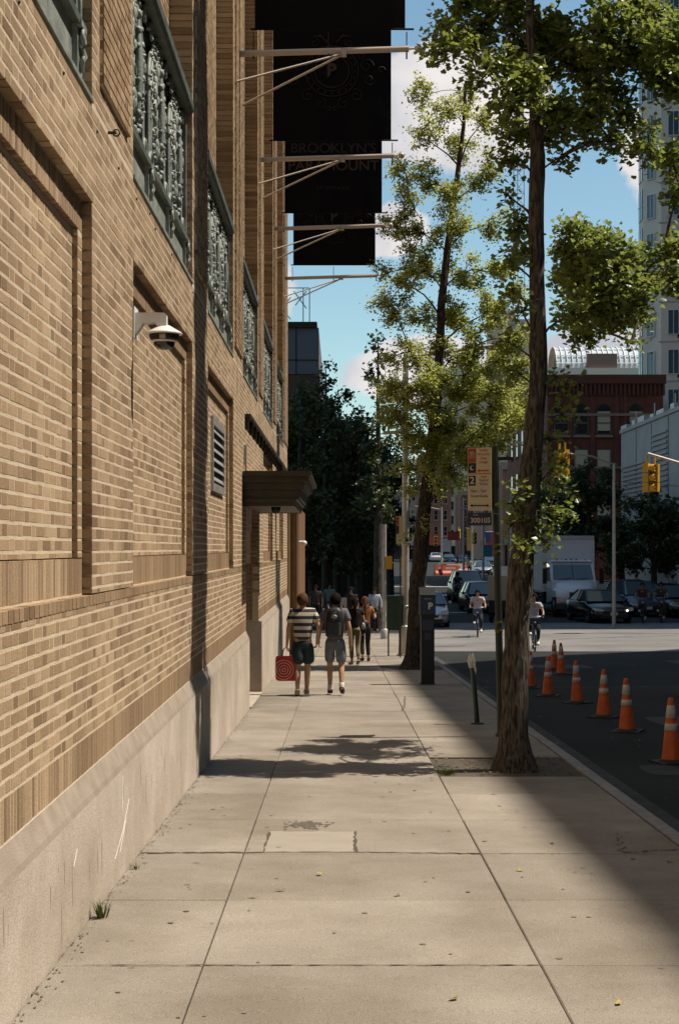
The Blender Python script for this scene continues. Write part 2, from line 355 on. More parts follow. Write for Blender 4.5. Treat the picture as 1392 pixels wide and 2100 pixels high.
def blade_tuft(name, c, n, h, m, label, spread=.04):
    b = MB()
    for _ in range(n):
        a = random.uniform(0, 2*PI); r = random.uniform(0, spread); hh = h*random.uniform(.4, 1); bx, by = c[0]+r*math.cos(a), c[1]+r*math.sin(a)
        lx, ly = math.cos(a)*hh*.5, math.sin(a)*hh*.5; wx, wy = -math.sin(a)*.003, math.cos(a)*.003; z = walk_z(by)
        b.add([(bx-wx, by-wy, z), (bx+wx, by+wy, z), (bx+lx*.5+wx, by+ly*.5+wy, z+hh*.7), (bx+lx*.5-wx, by+ly*.5-wy, z+hh*.7), (bx+lx, by+ly, z+hh)], [(0, 1, 2, 3), (3, 2, 4)])
    return b.build(name, m, kind='stuff', label=label)
M_GRASS = mat('grass_blade', (.10, .13, .035), .7)
blade_tuft('grass_tuft', (-1.27, 8.1), 60, .1, M_GRASS, 'small tuft of grass growing at the foot of the stone plinth', .03)
blade_tuft('grass_patch', (1.02, 14.4), 120, .07, M_GRASS, 'weeds at the corner of the near tree pit', .1)
blade_tuft('wall_weeds', (-1.28, 9.5), 14, .05, M_GRASS, 'weeds at the foot of the wall', .03)
M_FALL = mat('fallen_leaf', (.35, .27, .07), .7, objrand=.3)
for (px, py) in ((1128, 1730), (1292, 1762), (1368, 1768), (520, 1840), (812, 1836), (1063, 1788), (575, 1826), (925, 2050), (660, 1795), (1260, 2060)):
    d = 5425/(py-1212); x = X_at(px, d); b = MB(); r = .03; a0 = random.uniform(0, 6)
    b.add([(0, 0, 0)]+[(r*math.cos(a0+a), r*math.sin(a0+a), random.uniform(.002, .012)) for a in (0, .5, 1.0, 1.5, 2.0, 2.5)], [(0, i, i+1) for i in range(1, 6)])
    b.build('fallen_leaf', M_FALL, loc=(x, d, walk_z(d)+.006), label='small dry leaf lying on the sidewalk slabs', cat='leaf', group='dry leaves on the sidewalk')
b = MB()
for _ in range(210):
    x = random.uniform(.97, 2.3); y = random.uniform(14.28, 15.93); r = random.uniform(.01, .03); a = random.uniform(0, 6); z = walk_z(y)-.015+random.uniform(0, .02)
    b.add([(x+r*math.cos(a), y+r*math.sin(a), z), (x+r*math.cos(a+2), y+r*math.sin(a+2), z+.01), (x+r*math.cos(a+4), y+r*math.sin(a+4), z)], [(0, 1, 2)])
b.build('leaf_litter', mat('litter', (.22, .15, .07), .9, 0, (.08, .055, .03), 40), kind='stuff')
# road markings and a crossing strip whose paler colour stands in for sunlight
mk_ = MB()
def band(x0, x1, y0, y1, m=0): mk_.grid([[(x, y, road_z(y)+.006) for x in (x0, x1)] for y in (y0, y1)], m, False)
band(3.0, 20, 116, 117.2); band(3.0, 9.5, 98, 101); band(3, 18, 76.2, 76.8)
mk_.build('road_markings', mat('road_paint', (.55, .54, .5), .8, 0, (.3, .3, .29), 3), kind='structure')
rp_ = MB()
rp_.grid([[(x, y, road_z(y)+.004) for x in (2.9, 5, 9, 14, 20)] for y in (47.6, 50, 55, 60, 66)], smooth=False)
rp_.build('sunlit_crossing_band', mat('sunlit_band_asphalt', (.155, .145, .138), .9, 0, (.225, .21, .20), .5, .4, 150, detail=9), kind='structure')
cr_ = MB()
def rcrack(p, q, wd=.03, n=20):
    rows_ = []
    for i in range(n+1):
        t = i/n; x = p[0]+(q[0]-p[0])*t; y = p[1]+(q[1]-p[1])*t+random.uniform(-.15, .15); rows_.append([(x, y-wd*random.uniform(.3, 1.5), road_z(y)+.009), (x, y+wd*random.uniform(.3, 1.5), road_z(y)+.009)])
    cr_.grid(rows_, smooth=False)
rcrack((3.2, 54.5), (4.6, 55.2), .12); rcrack((3.0, 50), (4.2, 50.3), .1); rcrack((7.8, 54), (14, 57.5), .05); rcrack((4, 48.6), (12, 52), .02)
rcrack((3.6, 18), (4.4, 26), .03, 30); rcrack((4.4, 26), (3.9, 35), .02, 30); rcrack((6.2, 14), (7.5, 31), .03, 40); rcrack((3.2, 29.5), (9, 30.2), .03, 30)
cr_.build('road_cracks', mat('tar_seal', (.05, .05, .05), .8), kind='stuff')
mh = MB(); mh.lathe((8.6, 33, road_z(33)+.006), [(0, .004), (.3, .004), (.33, 0)], 20); mh.build('manhole_cover', mat('iron_cover', (.05, .05, .05), .6, .5), label='round iron manhole cover in the shaded asphalt', cat='manhole cover')

# ------------------------------------------------------------------ the brick building on the left
XB = -1.39; CH = .0677; YE = 40.3
BLD = thing('brick_building', 'tall tan brick building with recessed panels and green iron spandrels along the sidewalk', 'building', (0, 0, 0))
OPEN = [(4.4, 8.50), (10.2, 14.3), (16.0, 19.8), (21.8, 25.75), (27.6, 31.55), (33.4, 37.35)]
OPEN0 = [(-1.4, 2.7)]+OPEN
def ztop(y): return min(1.75+.37*max(y, 5)+.6, 17.5)
ZP, ZS, ZL = .52, .725, 1.497
Z_RT, Z_IT, Z_IB = 3.70, 3.52, 1.70
Z_O = 4.27
XM, XI = -1.445, -1.475
DOOR = (22.5, 26.0, 2.62)
verts = []; tones = []; boxes = []
def brk(x, y0, y1, z0, z1, dep=.1, tone=None):
    if y1-y0 < .02 or z1-z0 < .015: return
    j = lambda a: random.uniform(-a, a)
    boxes.append((x-dep, x+j(.0009), y0+j(.0015), y1+j(.0015), z0+j(.001), z1+j(.001), random.random() if tone is None else tone))
def field(x, y0, y1, z0, z1, edgedep=None, deep=(False, False)):
    k0 = int(math.floor((z0-ZS)/CH+.01))
    kk = k0
    while True:
        za = ZS+kk*CH; zb = za+CH-.0165
        if za >= z1-.01: break
        a, b_ = max(za, z0), min(zb, z1)
        if b_-a > .02:
            per = .3205*1.0; off = (kk % 2)*.155; i = math.floor((y0-off)/per)-1
            y = i*per+off; st = True; seg = []
            while y < y1:
                ln = .1995 if st else .094
                p, q = max(y, y0), min(y+ln, y1)
                if q-p > .045: seg.append([p, q])
                y += ln+.0135; st = not st
            if seg: seg[0][0] = y0; seg[-1][1] = y1
            for p, q in seg:
                dep = .1
                if edgedep and ((deep[0] and p <= y0+.001) or (deep[1] and q >= y1-.001)): dep = edgedep
                brk(x, p, q, a, b_, dep)
        kk += 1
def soldier(x, y0, y1, z0, z1, tone=(0.05, .20), wdt=.0555):
    n = max(1, round((y1-y0)/(wdt+.009))); p = (y1-y0)/n
    for i in range(n): brk(x, y0+i*p, y0+(i+1)*p-.010, z0+.004, z1-.006, .1, random.uniform(*tone))
core = MB()
def core_box(x, y0, y1, z0, z1, m=0, e0=0, e1=0): core.box(-2.3, x-.0012, y0+e0, y1-e1, z0, z1, m)
# solid parts of the face
Y0 = -3.0
cuts = [o for o in OPEN0 if o[1] > Y0]
def spans(lo=Y0, hi=YE):
    r = []; y = lo
    for a, b_ in cuts:
        if a > y: r.append((y, a))
        y = b_
    r.append((y, hi)); return r
piers = spans()
VIS0 = 4.6
def vf(y0): return max(y0, VIS0)
# 1. base zone ZS..ZL over the whole length except the door
for a, b_ in ((Y0, DOOR[0]), (DOOR[1], YE)):
    core_box(XB, a, b_, ZP-.05, ZL-.014)
    if b_ > VIS0:
        soldier(XB, vf(a), b_, ZP+.004, ZS-.008, (.05, .22)); field(XB, vf(a), b_, ZS, ZL-.07); soldier(XB+.003, vf(a), b_, ZL-.068, ZL-.002, (.0, .35), .10)
# 2. recess zone ZL..Z_RT
for a, b_ in piers:
    core_box(XB, a, b_, ZL, Z_RT, 0, .014 if a > Y0 else 0, 0)
    if b_ > VIS0: field(XB, vf(a), b_, ZL, Z_RT, .12, (True, False))
for a, b_ in cuts:
    if abs(a-21.8) < .1:   # doorway bay: plain wall above door head
        for p, q in ((a, DOOR[0]), ):
            core_box(XB, p, q, ZL, Z_RT); field(XB, p, q, ZL, Z_RT)
        core_box(XB, DOOR[0], b_, DOOR[2], Z_RT); field(XB, DOOR[0], b_, DOOR[2], Z_RT)
        continue
    ia, ib = a+.15, b_-.15
    core_box(XM, a, b_, ZL-.014, Z_IB-.012); core_box(XM, a, b_, Z_IT+.012, Z_RT+.012); core_box(XM, a, ia, Z_IB, Z_IT); core_box(XM, ib, b_, Z_IB, Z_IT, 0, .014)
    core_box(XI, ia, ib, Z_IB, Z_IT)
    if b_ > VIS0:
        soldier(XM, vf(a), b_, ZL, Z_IB); soldier(XM, vf(a), b_, Z_IT, Z_RT)
        field(XM, ib, b_, Z_IB, Z_IT, .11, (True, False))
        if a > VIS0: field(XM, a, ia, Z_IB, Z_IT)
        field(XI, vf(ia), ib, Z_IB, Z_IT)
# door: side pier after door edge
core_box(XB, DOOR[1], 26.0+.0001, ZL, ZL+.001)
# 3. band Z_RT..Z_O
core_box(XB, Y0, YE, Z_RT+.014, Z_O)
field(XB, VIS0, YE, Z_RT, Z_O-.01)
# 4. piers and openings above
for a, b_ in piers:
    zt = 20
    core_box(XB, a, b_, Z_O, zt, 0, .014 if a > Y0 else 0, 0)
    if b_ > VIS0:
        zz = ztop(b_)
        field(XB, vf(a), b_, Z_O, zz, .24, (True, False))
        wid = b_-a
        if wid > 1: # projecting centre of each pier
            core.box(XB-.02, XB+.016, a+.28, b_-.28, 4.45, zt)
            field(XB+.025, vf(a)+.28, b_-.28, 4.45, zz)
for a, b_ in cuts:
    core_box(-1.62, a, b_, Z_O, 20)
    if b_ > VIS0: field(-1.61, vf(a), b_, 5.95, ztop(b_))
core.box(-30, -2.3, Y0, YE-.2, -1.6, 24, 0); core.box(-30, -4, Y0-45, YE-.8, 20, 42, 0)  # upper mass out of view, raised to cut skylight over the street
core.box(-30, -1.6, Y0-45, Y0, -1.6, 24, 0)
core.build('wall_core', M_MORTAR, BLD)
# the 300 bricks that show largest become objects of their own
def pxs(b):
    d = (b[2]+b[3])/2; z = (b[4]+b[5])/2; X = CX+b[1]*F/d; Yp = HOR-(z-EYE)*F/d
    return X, Yp, (b[3]-b[2])*(-b[1])/d**2*(b[5]-b[4])/d
scored = []
for i, b_ in enumerate(boxes):
    X, Yp, a = pxs(b_)
    if -5 < X < 1400 and -5 < Yp < 2105: scored.append((a, i))
scored.sort(reverse=True); single = set(i for a, i in scored[:295])
fb = [b_ for i, b_ in enumerate(boxes) if i not in single]
A = np.array(fb)
n = len(A); idx = [(0, 2, 4), (0, 2, 5), (0, 3, 4), (0, 3, 5), (1, 2, 4), (1, 2, 5), (1, 3, 4), (1, 3, 5)]
V = np.stack([A[:, list(t)] for t in idx], 1).reshape(-1, 3)
Q = np.array([(4, 6, 7, 5), (0, 4, 5, 1), (2, 3, 7, 6), (0, 2, 6, 4), (1, 5, 7, 3)])
FQ = (Q[None]+8*np.arange(n)[:, None, None]).reshape(-1, 4)
def np_mesh(name, V, FQ, k=4):
    me = bpy.data.meshes.new(name); me.vertices.add(len(V)); me.vertices.foreach_set('co', V.astype(np.float32).ravel())
    me.loops.add(FQ.size); me.loops.foreach_set('vertex_index', FQ.astype(np.int32).ravel())
    me.polygons.add(len(FQ)); me.polygons.foreach_set('loop_start', (np.arange(len(FQ))*k).astype(np.int32))
    me.polygons.foreach_set('use_smooth', np.zeros(len(FQ), dtype=bool)); me.update(calc_edges=True); me.validate(); return me
me = np_mesh('brickwork', V, FQ); at_ = me.attributes.new('tone', 'FLOAT', 'FACE'); at_.data.foreach_set('value', np.repeat(A[:, 6], 5).astype(np.float32))
me.materials.append(M_BRICK); link('brickwork', me, BLD, kind='stuff')
shared = {}
for i in sorted(single):
    b_ = boxes[i]; key = (round(b_[3]-b_[2], 2), round(b_[5]-b_[4], 2))
    if key not in shared:
        m_ = MB(); hy, hz = (b_[3]-b_[2])/2, (b_[5]-b_[4])/2; e = .0015
        m_.add([(-.1, -hy, -hz), (-.1, hy, -hz), (-.1, hy, hz), (-.1, -hy, hz), (-e, -hy, -hz), (-e, hy, -hz), (-e, hy, hz), (-e, -hy, hz), (0, -hy+e, -hz+e), (0, hy-e, -hz+e), (0, hy-e, hz-e), (0, -hy+e, hz-e)],
               [(0, 1, 5, 4), (1, 2, 6, 5), (2, 3, 7, 6), (3, 0, 4, 7), (4, 5, 9, 8), (5, 6, 10, 9), (6, 7, 11, 10), (7, 4, 8, 11), (8, 9, 10, 11)])
        tmp = m_.build('brick', M_BRICKO); shared[key] = tmp.data; bpy.data.objects.remove(tmp)
    link('brick', shared[key], BLD, (b_[1], (b_[2]+b_[3])/2, (b_[4]+b_[5])/2))
# plinth with sloped top, blocks
XPL = -1.335
M_PLTOP = mat('dimmed_plinth_top', (.30, .245, .19), .9, 0, (.38, .32, .26), 6, .3, 90)  # chamfer coloured darker to offset the strong sun on it
for a, b_ in ((Y0, 4.0), (4.0, 9.3), (9.3, 15.15), (15.15, DOOR[0]), (DOOR[1], 32.5), (32.5, YE)):
    p = [(-1.5, -1.6), (XPL, -1.6), (XPL, ZP-.13), (XPL-.008, ZP-.10), (XB+.002, ZP), (-1.5, ZP)]
    b = MB(); b.prism([(x, z) for x, z in p], a+.002, b_-.002, 'y'); b.m[2] = 1; b.m[3] = 1; b.build('plinth_block', [M_PLINTH, M_PLTOP], BLD)
for a, b_ in ((14.9, 15.1),):
    pass
# graffiti scratches on plinth
b = MB()
for ci_, pts in enumerate(([(9.3, .1), (9.33, .35), (9.35, .2)], [(9.0, -.1), (9.35, .02), (9.6, .16)], [(9.2, -.1), (9.45, .05)], [(7.6, .15), (7.7, .22)])):
    b = MB(); b.tube([(XPL+.001, y, z) for y, z in pts], .0025, 4); b.build('chalk_scratch', mat('chalk', (.70, .66, .60), .9), BLD)
# doorway
b = MB(); b.box(-2.32, -2.24, DOOR[0], DOOR[1], -1.2, DOOR[2]); b.build('door_wall', M_CANOPY, BLD)
for j in range(2):
    y0 = 22.75+j*1.5
    dd = MB(); dd.box(-2.24, -2.19, y0, y0+1.44, -.75, 1.7); dob = dd.build('door', M_CANOPY, BLD)
    pn = MB(); pn.box(-2.19, -2.18, y0+.2, y0+1.24, -.1, 1.5); pn.build('pane', M_GLASSD, dob)
    hn = MB(); hn.tube([(-2.12, y0+1.3-j*1.15, .1), (-2.12, y0+1.3-j*1.15, .5)], .015, 6); hn.build('handle', M_STEEL, dob)
b = MB()
for (a, c, lo, hi, xa) in ((DOOR[1], DOOR[1]+.05, ZP, DOOR[2], XB-.004), (DOOR[0]-.05, DOOR[0], ZP, DOOR[2], XB-.004)):
    pass
boxes = []
for kz in range(int((DOOR[2]-ZP)/CH)):
    z = ZP+kz*CH; x = -2.2+(kz % 2)*.1
    while x < XB-.11:
        boxes.append((x, min(x+.2, XB-.105), DOOR[1]-.012, DOOR[1]+.03, z, z+CH-.011)); x += .213
for t in boxes: b.box(*t)
b.build('jamb_bricks', M_BRICKO, BLD, kind='stuff')
b = MB(); b.box(-2.3, XPL, DOOR[1]-.002, DOOR[1]+.01, -1.3, ZP-.02); b.build('jamb_base', M_PLINTH, BLD)
b = MB(); b.grid([[(x, y, walk_z(y)+.02) for x in (-2.3, -1.31)] for y in (DOOR[0]+.01, DOOR[1]-.02)], smooth=False); b.build('door_sill', M_PLINTH, BLD)

# canopy over the doorway
CN = thing('door_canopy', 'dark painted cornice canopy projecting over the recessed doorway', 'canopy', (0, 0, 0))
ca, cb = 21.7, 26.3
prof = [(-1.38, 2.86), (-.42, 2.86), (-.40, 2.84), (-.40, 2.80), (-.45, 2.77), (-.48, 2.70), (-.54, 2.64), (-.56, 2.60), (-.57, 2.52), (-.57, 2.50), (-.60, 2.49), (-.60, 2.46), (-.63, 2.45), (-.66, 2.40), (-.66, 2.37), (-1.38, 2.37)]
b = MB(); b.prism(prof, ca+.12, cb-.12, 'y'); b.build('cornice', M_CANOPY, CN)
for yy, s_ in ((ca, 1), (cb-.12, -1)):
    for z0, z1, ex in ((2.79, 2.862, .10), (2.70, 2.79, .05), (2.60, 2.70, .0), (2.46, 2.60, -.03), (2.42, 2.46, .02), (2.36, 2.42, -.02)):
        b = MB(); xr = -.40-.5*(2.862-z1)-max(0, .1-ex)*.3
        b.box(-1.38, xr, yy-(ex if s_ > 0 else -.01), yy+.12+(ex if s_ < 0 else -.01), z0, z1); b.build('end_moulding', M_CANOPY, CN)
b = MB(); b.lathe((-.95, 22.6, 2.37), [(0, -.09), (.05, -.08), (.07, -.03), (.07, 0)], 12); b.build('downlight', M_DARK, CN)
b = MB(); b.box(-1.36, -1.30, 22.35, 22.42, 2.0, 2.37); b.build('bracket', M_STEEL, CN)
# service ledge / track with hanging brackets beyond the canopy
LG = thing('wall_ledge', 'thin metal track on short brackets running along the brick wall above the canopy', 'metal track')
b = MB(); b.box(-1.40, -1.30, 22.2, 40.6, 3.69, 3.73); b.build('track', M_CANOPY, LG)
for i in range(14):
    b = MB(); y = 22.25+i*1.0; b.box(-1.4, -1.33, y, y+.05, 3.5, 3.69); b.build('bracket', M_CANOPY, LG)
# junction box
jb = thing('junction_box', 'small pale electrical box with a cable on the brick pier before the canopy', 'electrical box')
b = MB(); b.box(-1.39, -1.35, 22.0, 22.2, 3.0, 3.26); b.build('box', M_POLE, jb)
b = MB(); b.tube([(-1.37, 22.1, 3.0), (-1.37, 22.15, 2.95), (-1.37, 22.2, 2.86)], .008, 5); b.build('cable', M_DARK, jb)
# far projecting porch
b = MB(); b.box(-1.9, -1.14, 42.0, 50, -1.6, 2.9, 0); b.box(-1.92, -1.11, 41.93, 42.0, 2.82, 2.93, 1); b.box(-1.18, -1.12, 41.94, 42.0, -1.5, 2.82, 1); b.box(-1.42, -1.36, 41.94, 42.0, -1.5, 2.82, 1)
b.build('porch', [mat('brown_stucco', (.16, .075, .032), .8, 0, (.22, .11, .05), 4), mat('porch_trim', (.45, .34, .22), .8)], BLD)
b = MB(); b.box(-6, -1.9, 40.2, 50, -1.6, 2.9); b.build('annexe', M_MORTAR, BLD)

# louvre vent
LV = bpy.data.objects.new('louvre', None); COL.objects.link(LV); LV.parent = BLD
y0, y1, z0, z1 = 17.35, 19.1, 2.42, 3.28
b = MB(); X = XI
for t in ((X, X+.03, y0, y1, z0, z0+.09), (X, X+.03, y0, y1, z1-.09, z1), (X, X+.03, y0, y0+.07, z0+.09, z1-.09), (X, X+.03, y1-.07, y1, z0+.09, z1-.09)): b.box(*t)
b.build('frame', M_STEEL, LV)
b = MB(); b.box(X, X+.002, y0+.07, y1-.07, z0+.09, z1-.09); b.build('backing', M_DARK, LV)
for i in range(6):
    b = MB(); z = z0+.13+i*.112; b.add([(X+.028, y0+.07, z), (X+.028, y1-.07, z), (X+.004, y1-.07, z+.045), (X+.004, y0+.07, z+.045), (X+.028, y0+.07, z-.012), (X+.028, y1-.07, z-.012)], [(0, 1, 2, 3), (0, 1, 5, 4)]); b.build('slat', M_STEEL, LV)

# ------------------------------------------------------------------ ornamental iron spandrels
def spiral(cy, cz, r0, turns, a0, dirn, x, n=22):
    pts = []
    for i in range(n):
        t = i/(n-1); r = r0*(1-.85*t); a = a0+dirn*turns*2*PI*t; pts.append((x+.012*math.sin(t*PI), cy+r*math.cos(a), cz+r*math.sin(a)))
    return pts
def medallion_mesh():
    b = MB(); W_, H_ = .56, .60
    # arched rim
    rim = [(.0, -W_*.86, -H_)]+[(0, -W_*.86*math.cos(a), H_*.15+W_*.8*math.sin(a)) for a in np.linspace(0, PI, 19)]+[(0, W_*.86, -H_)]
    b.tube(rim, .024, 6); b.tube([(.012, y*.86, z*.9) for _, y, z in rim], .016, 5)
    for i in range(26):
        a = 2*PI*i/26; b.ball((.02, .40*math.cos(a), .02+.50*math.sin(a)), .026, 6, 4)
    oval = [(0, .33*math.cos(a), .02+.43*math.sin(a)) for a in np.linspace(0, 2*PI, 25)]; b.tube(oval, .022, 5, caps=False)
    for sgn in (-1, 1):
        for (cy, cz, r, tu, a0, dr) in ((.13, .18, .13, 1.3, 2.2, 1), (.13, -.14, .13, 1.3, -2.2, -1), (.2, .02, .09, 1.1, 3.1, 1), (.08, .33, .08, 1.1, 1.5, -1), (.08, -.3, .08, 1.1, -1.5, 1), (.47, .52, .09, 1.2, 0, 1), (.46, -.5, .1, 1.2, 0, 1), (.44, .1, .05, 1, 0, 1)):
            b.tube([(x, sgn*y, z) for x, y, z in spiral(cy, cz, r, tu, a0, dr, .015)], [.024*(1-.5*i/21) for i in range(22)], 5)
        for q in range(9):
            a = -1.3+q*.33; c = (.02, sgn*.23*math.cos(a), .02+.33*math.sin(a)); b.ball(c, (.03, .035, .06), 6, 4)
    rq = random.Random(5)
    for q in range(150):
        a = rq.uniform(0, 2*PI); rr = rq.random()**.5; y, z = .5*rr*math.cos(a), .02+.6*rr*math.sin(a)
        t = rq.uniform(0, PI); l_ = rq.uniform(.02, .05); b.tube([(.0, y, z), (.03, y+l_*.5*math.cos(t), z+l_*.5*math.sin(t)), (.005, y+l_*math.cos(t), z+l_*math.sin(t))], [.008, .013, .004], 4)
    b.tube([(.03, 0, -.42), (.045, 0, -.2), (.05, 0, 0), (.045, 0, .2), (.03, 0, .42)], [.02, .03, .045, .03, .02], 7)
    for q in range(7): b.ball((.05, 0, -.36+q*.12), (.03, .05, .035), 6, 4)
    return b
def bracket_mesh():
    b = MB(); b.box(0, .03, -.075, .075, -.28, .0); b.tube([(x+.03, y, z) for x, y, z in spiral(0, -.05, .055, 1.4, 0, 1, .01)], .014, 5)
    b.tube([(.04, 0, -.1), (.05, .02, -.14), (.04, -.02, -.19), (.045, .01, -.23)], [.016, .022, .016, .01], 6)
    b.tube([(x+.03, y, z) for x, y, z in spiral(0, -.17, .035, 1.2, 0, -1, .01)], .01, 5); b.box(0, .055, -.085, .085, .0, .03)
    b.add([(0, -.05, -.28), (0, .05, -.28), (0, 0, -.34), (.03, -.05, -.28), (.03, .05, -.28)], [(0, 2, 3), (1, 4, 2), (3, 2, 4)])
    return b
med = medallion_mesh().build('medallion', M_GREEN); medme = med.data; bpy.data.objects.remove(med)
brm = bracket_mesh().build('scroll_bracket', M_GREEN); brme = brm.data; bpy.data.objects.remove(brm)
XS = -1.455
for a, b_ in OPEN:
    sp = bpy.data.objects.new('spandrel', None); COL.objects.link(sp); sp.parent = BLD
    m = MB(); m.box(-1.62, XS, a+.004, b_-.004, Z_O, 4.62); m.box(-1.62, XS-.06, a+.004, b_-.004, 4.62, 5.85, 1); m.build('back_plate', [M_GREEN, M_DARK], sp)  # deep recess shade behind the relief is put into the dark plate colour
    m = MB(); m.box(XS-.02, XS+.045, a+.01, b_-.05, 4.61, 4.66); m.build('ledge', M_GREEND, sp)
    m = MB(); m.box(XB-.012, XB+.012, a, b_, Z_O-.018, Z_O+.006); m.build('sill', M_GREEN, sp)
    m = MB(); m.box(XS-.02, XS+.012, b_-.06, b_-.005, Z_O+.02, 5.85); m.build('edge_strip', M_GREEN, sp)
    m = MB(); m.prism([(-1.62, 5.85), (-1.40, 5.85), (-1.375, 5.88), (-1.375, 5.96), (-1.40, 5.99), (-1.45, 6.02), (-1.50, 6.08), (-1.62, 6.08)], a+.004, b_-.004, 'y'); m.build('top_rail', M_GREEND, sp)
    bay = (b_-a)/3
    for i in range(3):
        link('medallion', medme, sp, (XS-.03, a+bay*(i+.5), 5.24)).scale = (.85, bay/1.32, 1.0)
        link('scroll_bracket', brme, sp, (XS, a+bay*(i+.86), 4.60))
# hook ring and anchors on the pier
hk = thing('wall_hook', 'small dark iron ring hook on the brick pier left of the dome camera', 'hook')
m = MB(); yk, zk = 9.09, 4.25; m.tube([(XB, yk, zk), (XB+.05, yk, zk)], .01, 5); m.build('pin', M_DARK, hk)
m = MB(); m.tube([(XB+.05+.02*math.cos(t), yk, zk+.02*math.sin(t)) for t in np.linspace(0, 2*PI, 12)], .005, 4); m.build('ring', M_DARK, hk)
m = MB()
for px, py in ((130, 150), (199, 270), (243, 345), (280, 408), (307, 438), (318, 470), (352, 522), (395, 600), (38, 4)):
    d = 1.39*F/(CX-px); m.ball((XB, d, EYE+(HOR-py)/F*d), .011, 6, 4)
m.build('wall_anchors', M_DARK, BLD, kind='stuff')

# worn patches, litter and specks on the near asphalt
b = MB()
for (x, y, w_, l_) in ((4.9, 22, .7, 1.6), (7.6, 27, 1.1, 2.2), (5.6, 38, 1.4, 1.8), (9.4, 40, 1.2, 3.0), (3.4, 16, .4, .9)):
    n = 18; b.add([(x+w_*.5*math.copysign(abs(math.cos(2*PI*q/n))**.3, math.cos(2*PI*q/n))+random.uniform(-.03, .03), y+l_*.5*math.copysign(abs(math.sin(2*PI*q/n))**.3, math.sin(2*PI*q/n)), road_z(y+l_*.5*math.copysign(abs(math.sin(2*PI*q/n))**.3, math.sin(2*PI*q/n)))+.005) for q in range(n)], [tuple(range(n))])
b.build('asphalt_repair', mat('asphalt_repair', (.035, .036, .036), .9, 0, (.055, .055, .053), 4, .4, 120), road)
b = MB()
for _ in range(160):
    x = 2.5+abs(random.gauss(0, .35)) if random.random() < .6 else random.uniform(2.6, 10); y = random.uniform(11, 42); r = random.uniform(.008, .03); a = random.uniform(0, 6); z = road_z(y)+.012
    b.add([(x+r*math.cos(a), y+r*math.sin(a), z), (x+r*math.cos(a+2), y+r*math.sin(a+2), z+.008), (x+r*math.cos(a+4), y+r*math.sin(a+4), z)], [(0, 1, 2)])
b.build('gutter_litter', mat('road_litter', (.32, .28, .18), .9, 0, (.14, .12, .08), 9), kind='stuff')

# rusty streaks and grime along the plinth, joints between its blocks
b = MB()
for _ in range(60):
    y = random.uniform(5.5, 22); z0 = random.uniform(.0, .36); ln = random.uniform(.03, .22); w_ = random.uniform(.004, .02)
    b.add([(XPL+.0015, y-w_, z0), (XPL+.0015, y+w_, z0), (XPL+.0015, y+w_*.3, z0-ln), (XPL+.0015, y-w_*.3, z0-ln)], [(0, 1, 2, 3)])
b.build('water_streaks', mat('plinth_streak', (.47, .39, .32), .9, 0, (.55, .47, .39), 6), BLD, kind='stuff')
# ------------------------------------------------------------------ banners on poles
def banner(yp, label, design, first=False):
    zc = 8.60
    b0 = thing('banner', label, 'banner', (0, 0, 0), 0, 'black banners hanging out from the brick wall')
    x0, x1 = -1.16, .90; z0 = zc+.28; z1 = 14.2
    yb = yp
    m = MB(); n = 14; rows_ = []
    for j in range(25):
        z = z0+(z1-z0)*j/24; rows_.append([(x0+(x1-x0)*i/n, yb+.012*math.sin(i*.9+j*.35), z) for i in range(n+1)])
    m.grid(rows_); m.grid([[(x, y+.006, z) for x, y, z in r] for r in rows_]); m.build('cloth', M_BLACKCL, b0)
    m = MB(); m.tube([(x0-.06, yb, z0), (x1+.12, yb, z0)], .014, 6); m.build('hem_bar', M_BLACKCL, b0)
    cx = (x0+x1)/2; yy = yb-.022; rot = (PI/2, 0, 0)
    if design == 'emblem':
        cz = 10.08; text('B', .34, M_PRINT2, b0, (cx, yy, cz), rot, bold=.012)
        m = MB()
        for r, t in ((.30, .012), (.36, .008), (.46, .010)):
            m.tube([(cx+r*math.cos(a), yy, cz+r*.95*math.sin(a)) for a in np.linspace(0, 2*PI, 41)], t, 4, caps=False)
        for i in range(20):
            a = 2*PI*i/20; m.ball((cx+.41*math.cos(a), yy, cz+.39*math.sin(a)), .02, 6, 4)
        for s_ in (-1, 1):
            for (ox, oz, r, tu, a0, dr) in ((.60, .1, .13, 1.4, 0, 1), (.66, -.14, .11, 1.3, 0, -1), (.52, .28, .09, 1.2, 1, 1), (.42, -.42, .12, 1.3, 2, -1), (.2, -.56, .10, 1.2, 2, 1), (.86, .02, .07, 1.1, 0, 1), (.3, .5, .08, 1.2, 2, 1), (.06, -.66, .06, 1, 0, 1)):
                m.tube([(cx+s_*(ox+y), yy, cz+oz+z) for x, y, z in spiral(0, 0, r, tu, a0, dr, 0, 16)], .008, 4)
            m.tube([(cx+s_*.08, yy, cz+.5), (cx+s_*.2, yy, cz+.62), (cx+s_*.32, yy, cz+.60)], [.01, .02, .006], 5)
        m.build('emblem', M_PRINT, b0)
    else:
        text('THE NEW', .13, M_PRINT, b0, (cx, yy, 10.62), rot)
        text("BROOKLYN'S", .29, M_PRINT, b0, (cx, yy, 10.24), rot, sx=1.05, bold=.004)
        text('PARAMOUNT', .30, M_PRINT2, b0, (cx, yy, 9.87), rot, sx=1.05, bold=.003)
        text('MCMXXVIII', .11, M_PRINT, b0, (cx, yy, 9.40), rot, sx=1.3)
    return b0
BW = ['first', 'second', 'third', 'fourth']
M_BPOLE = mat('pole_paint_buff', (.55, .47, .40), .45, .1)
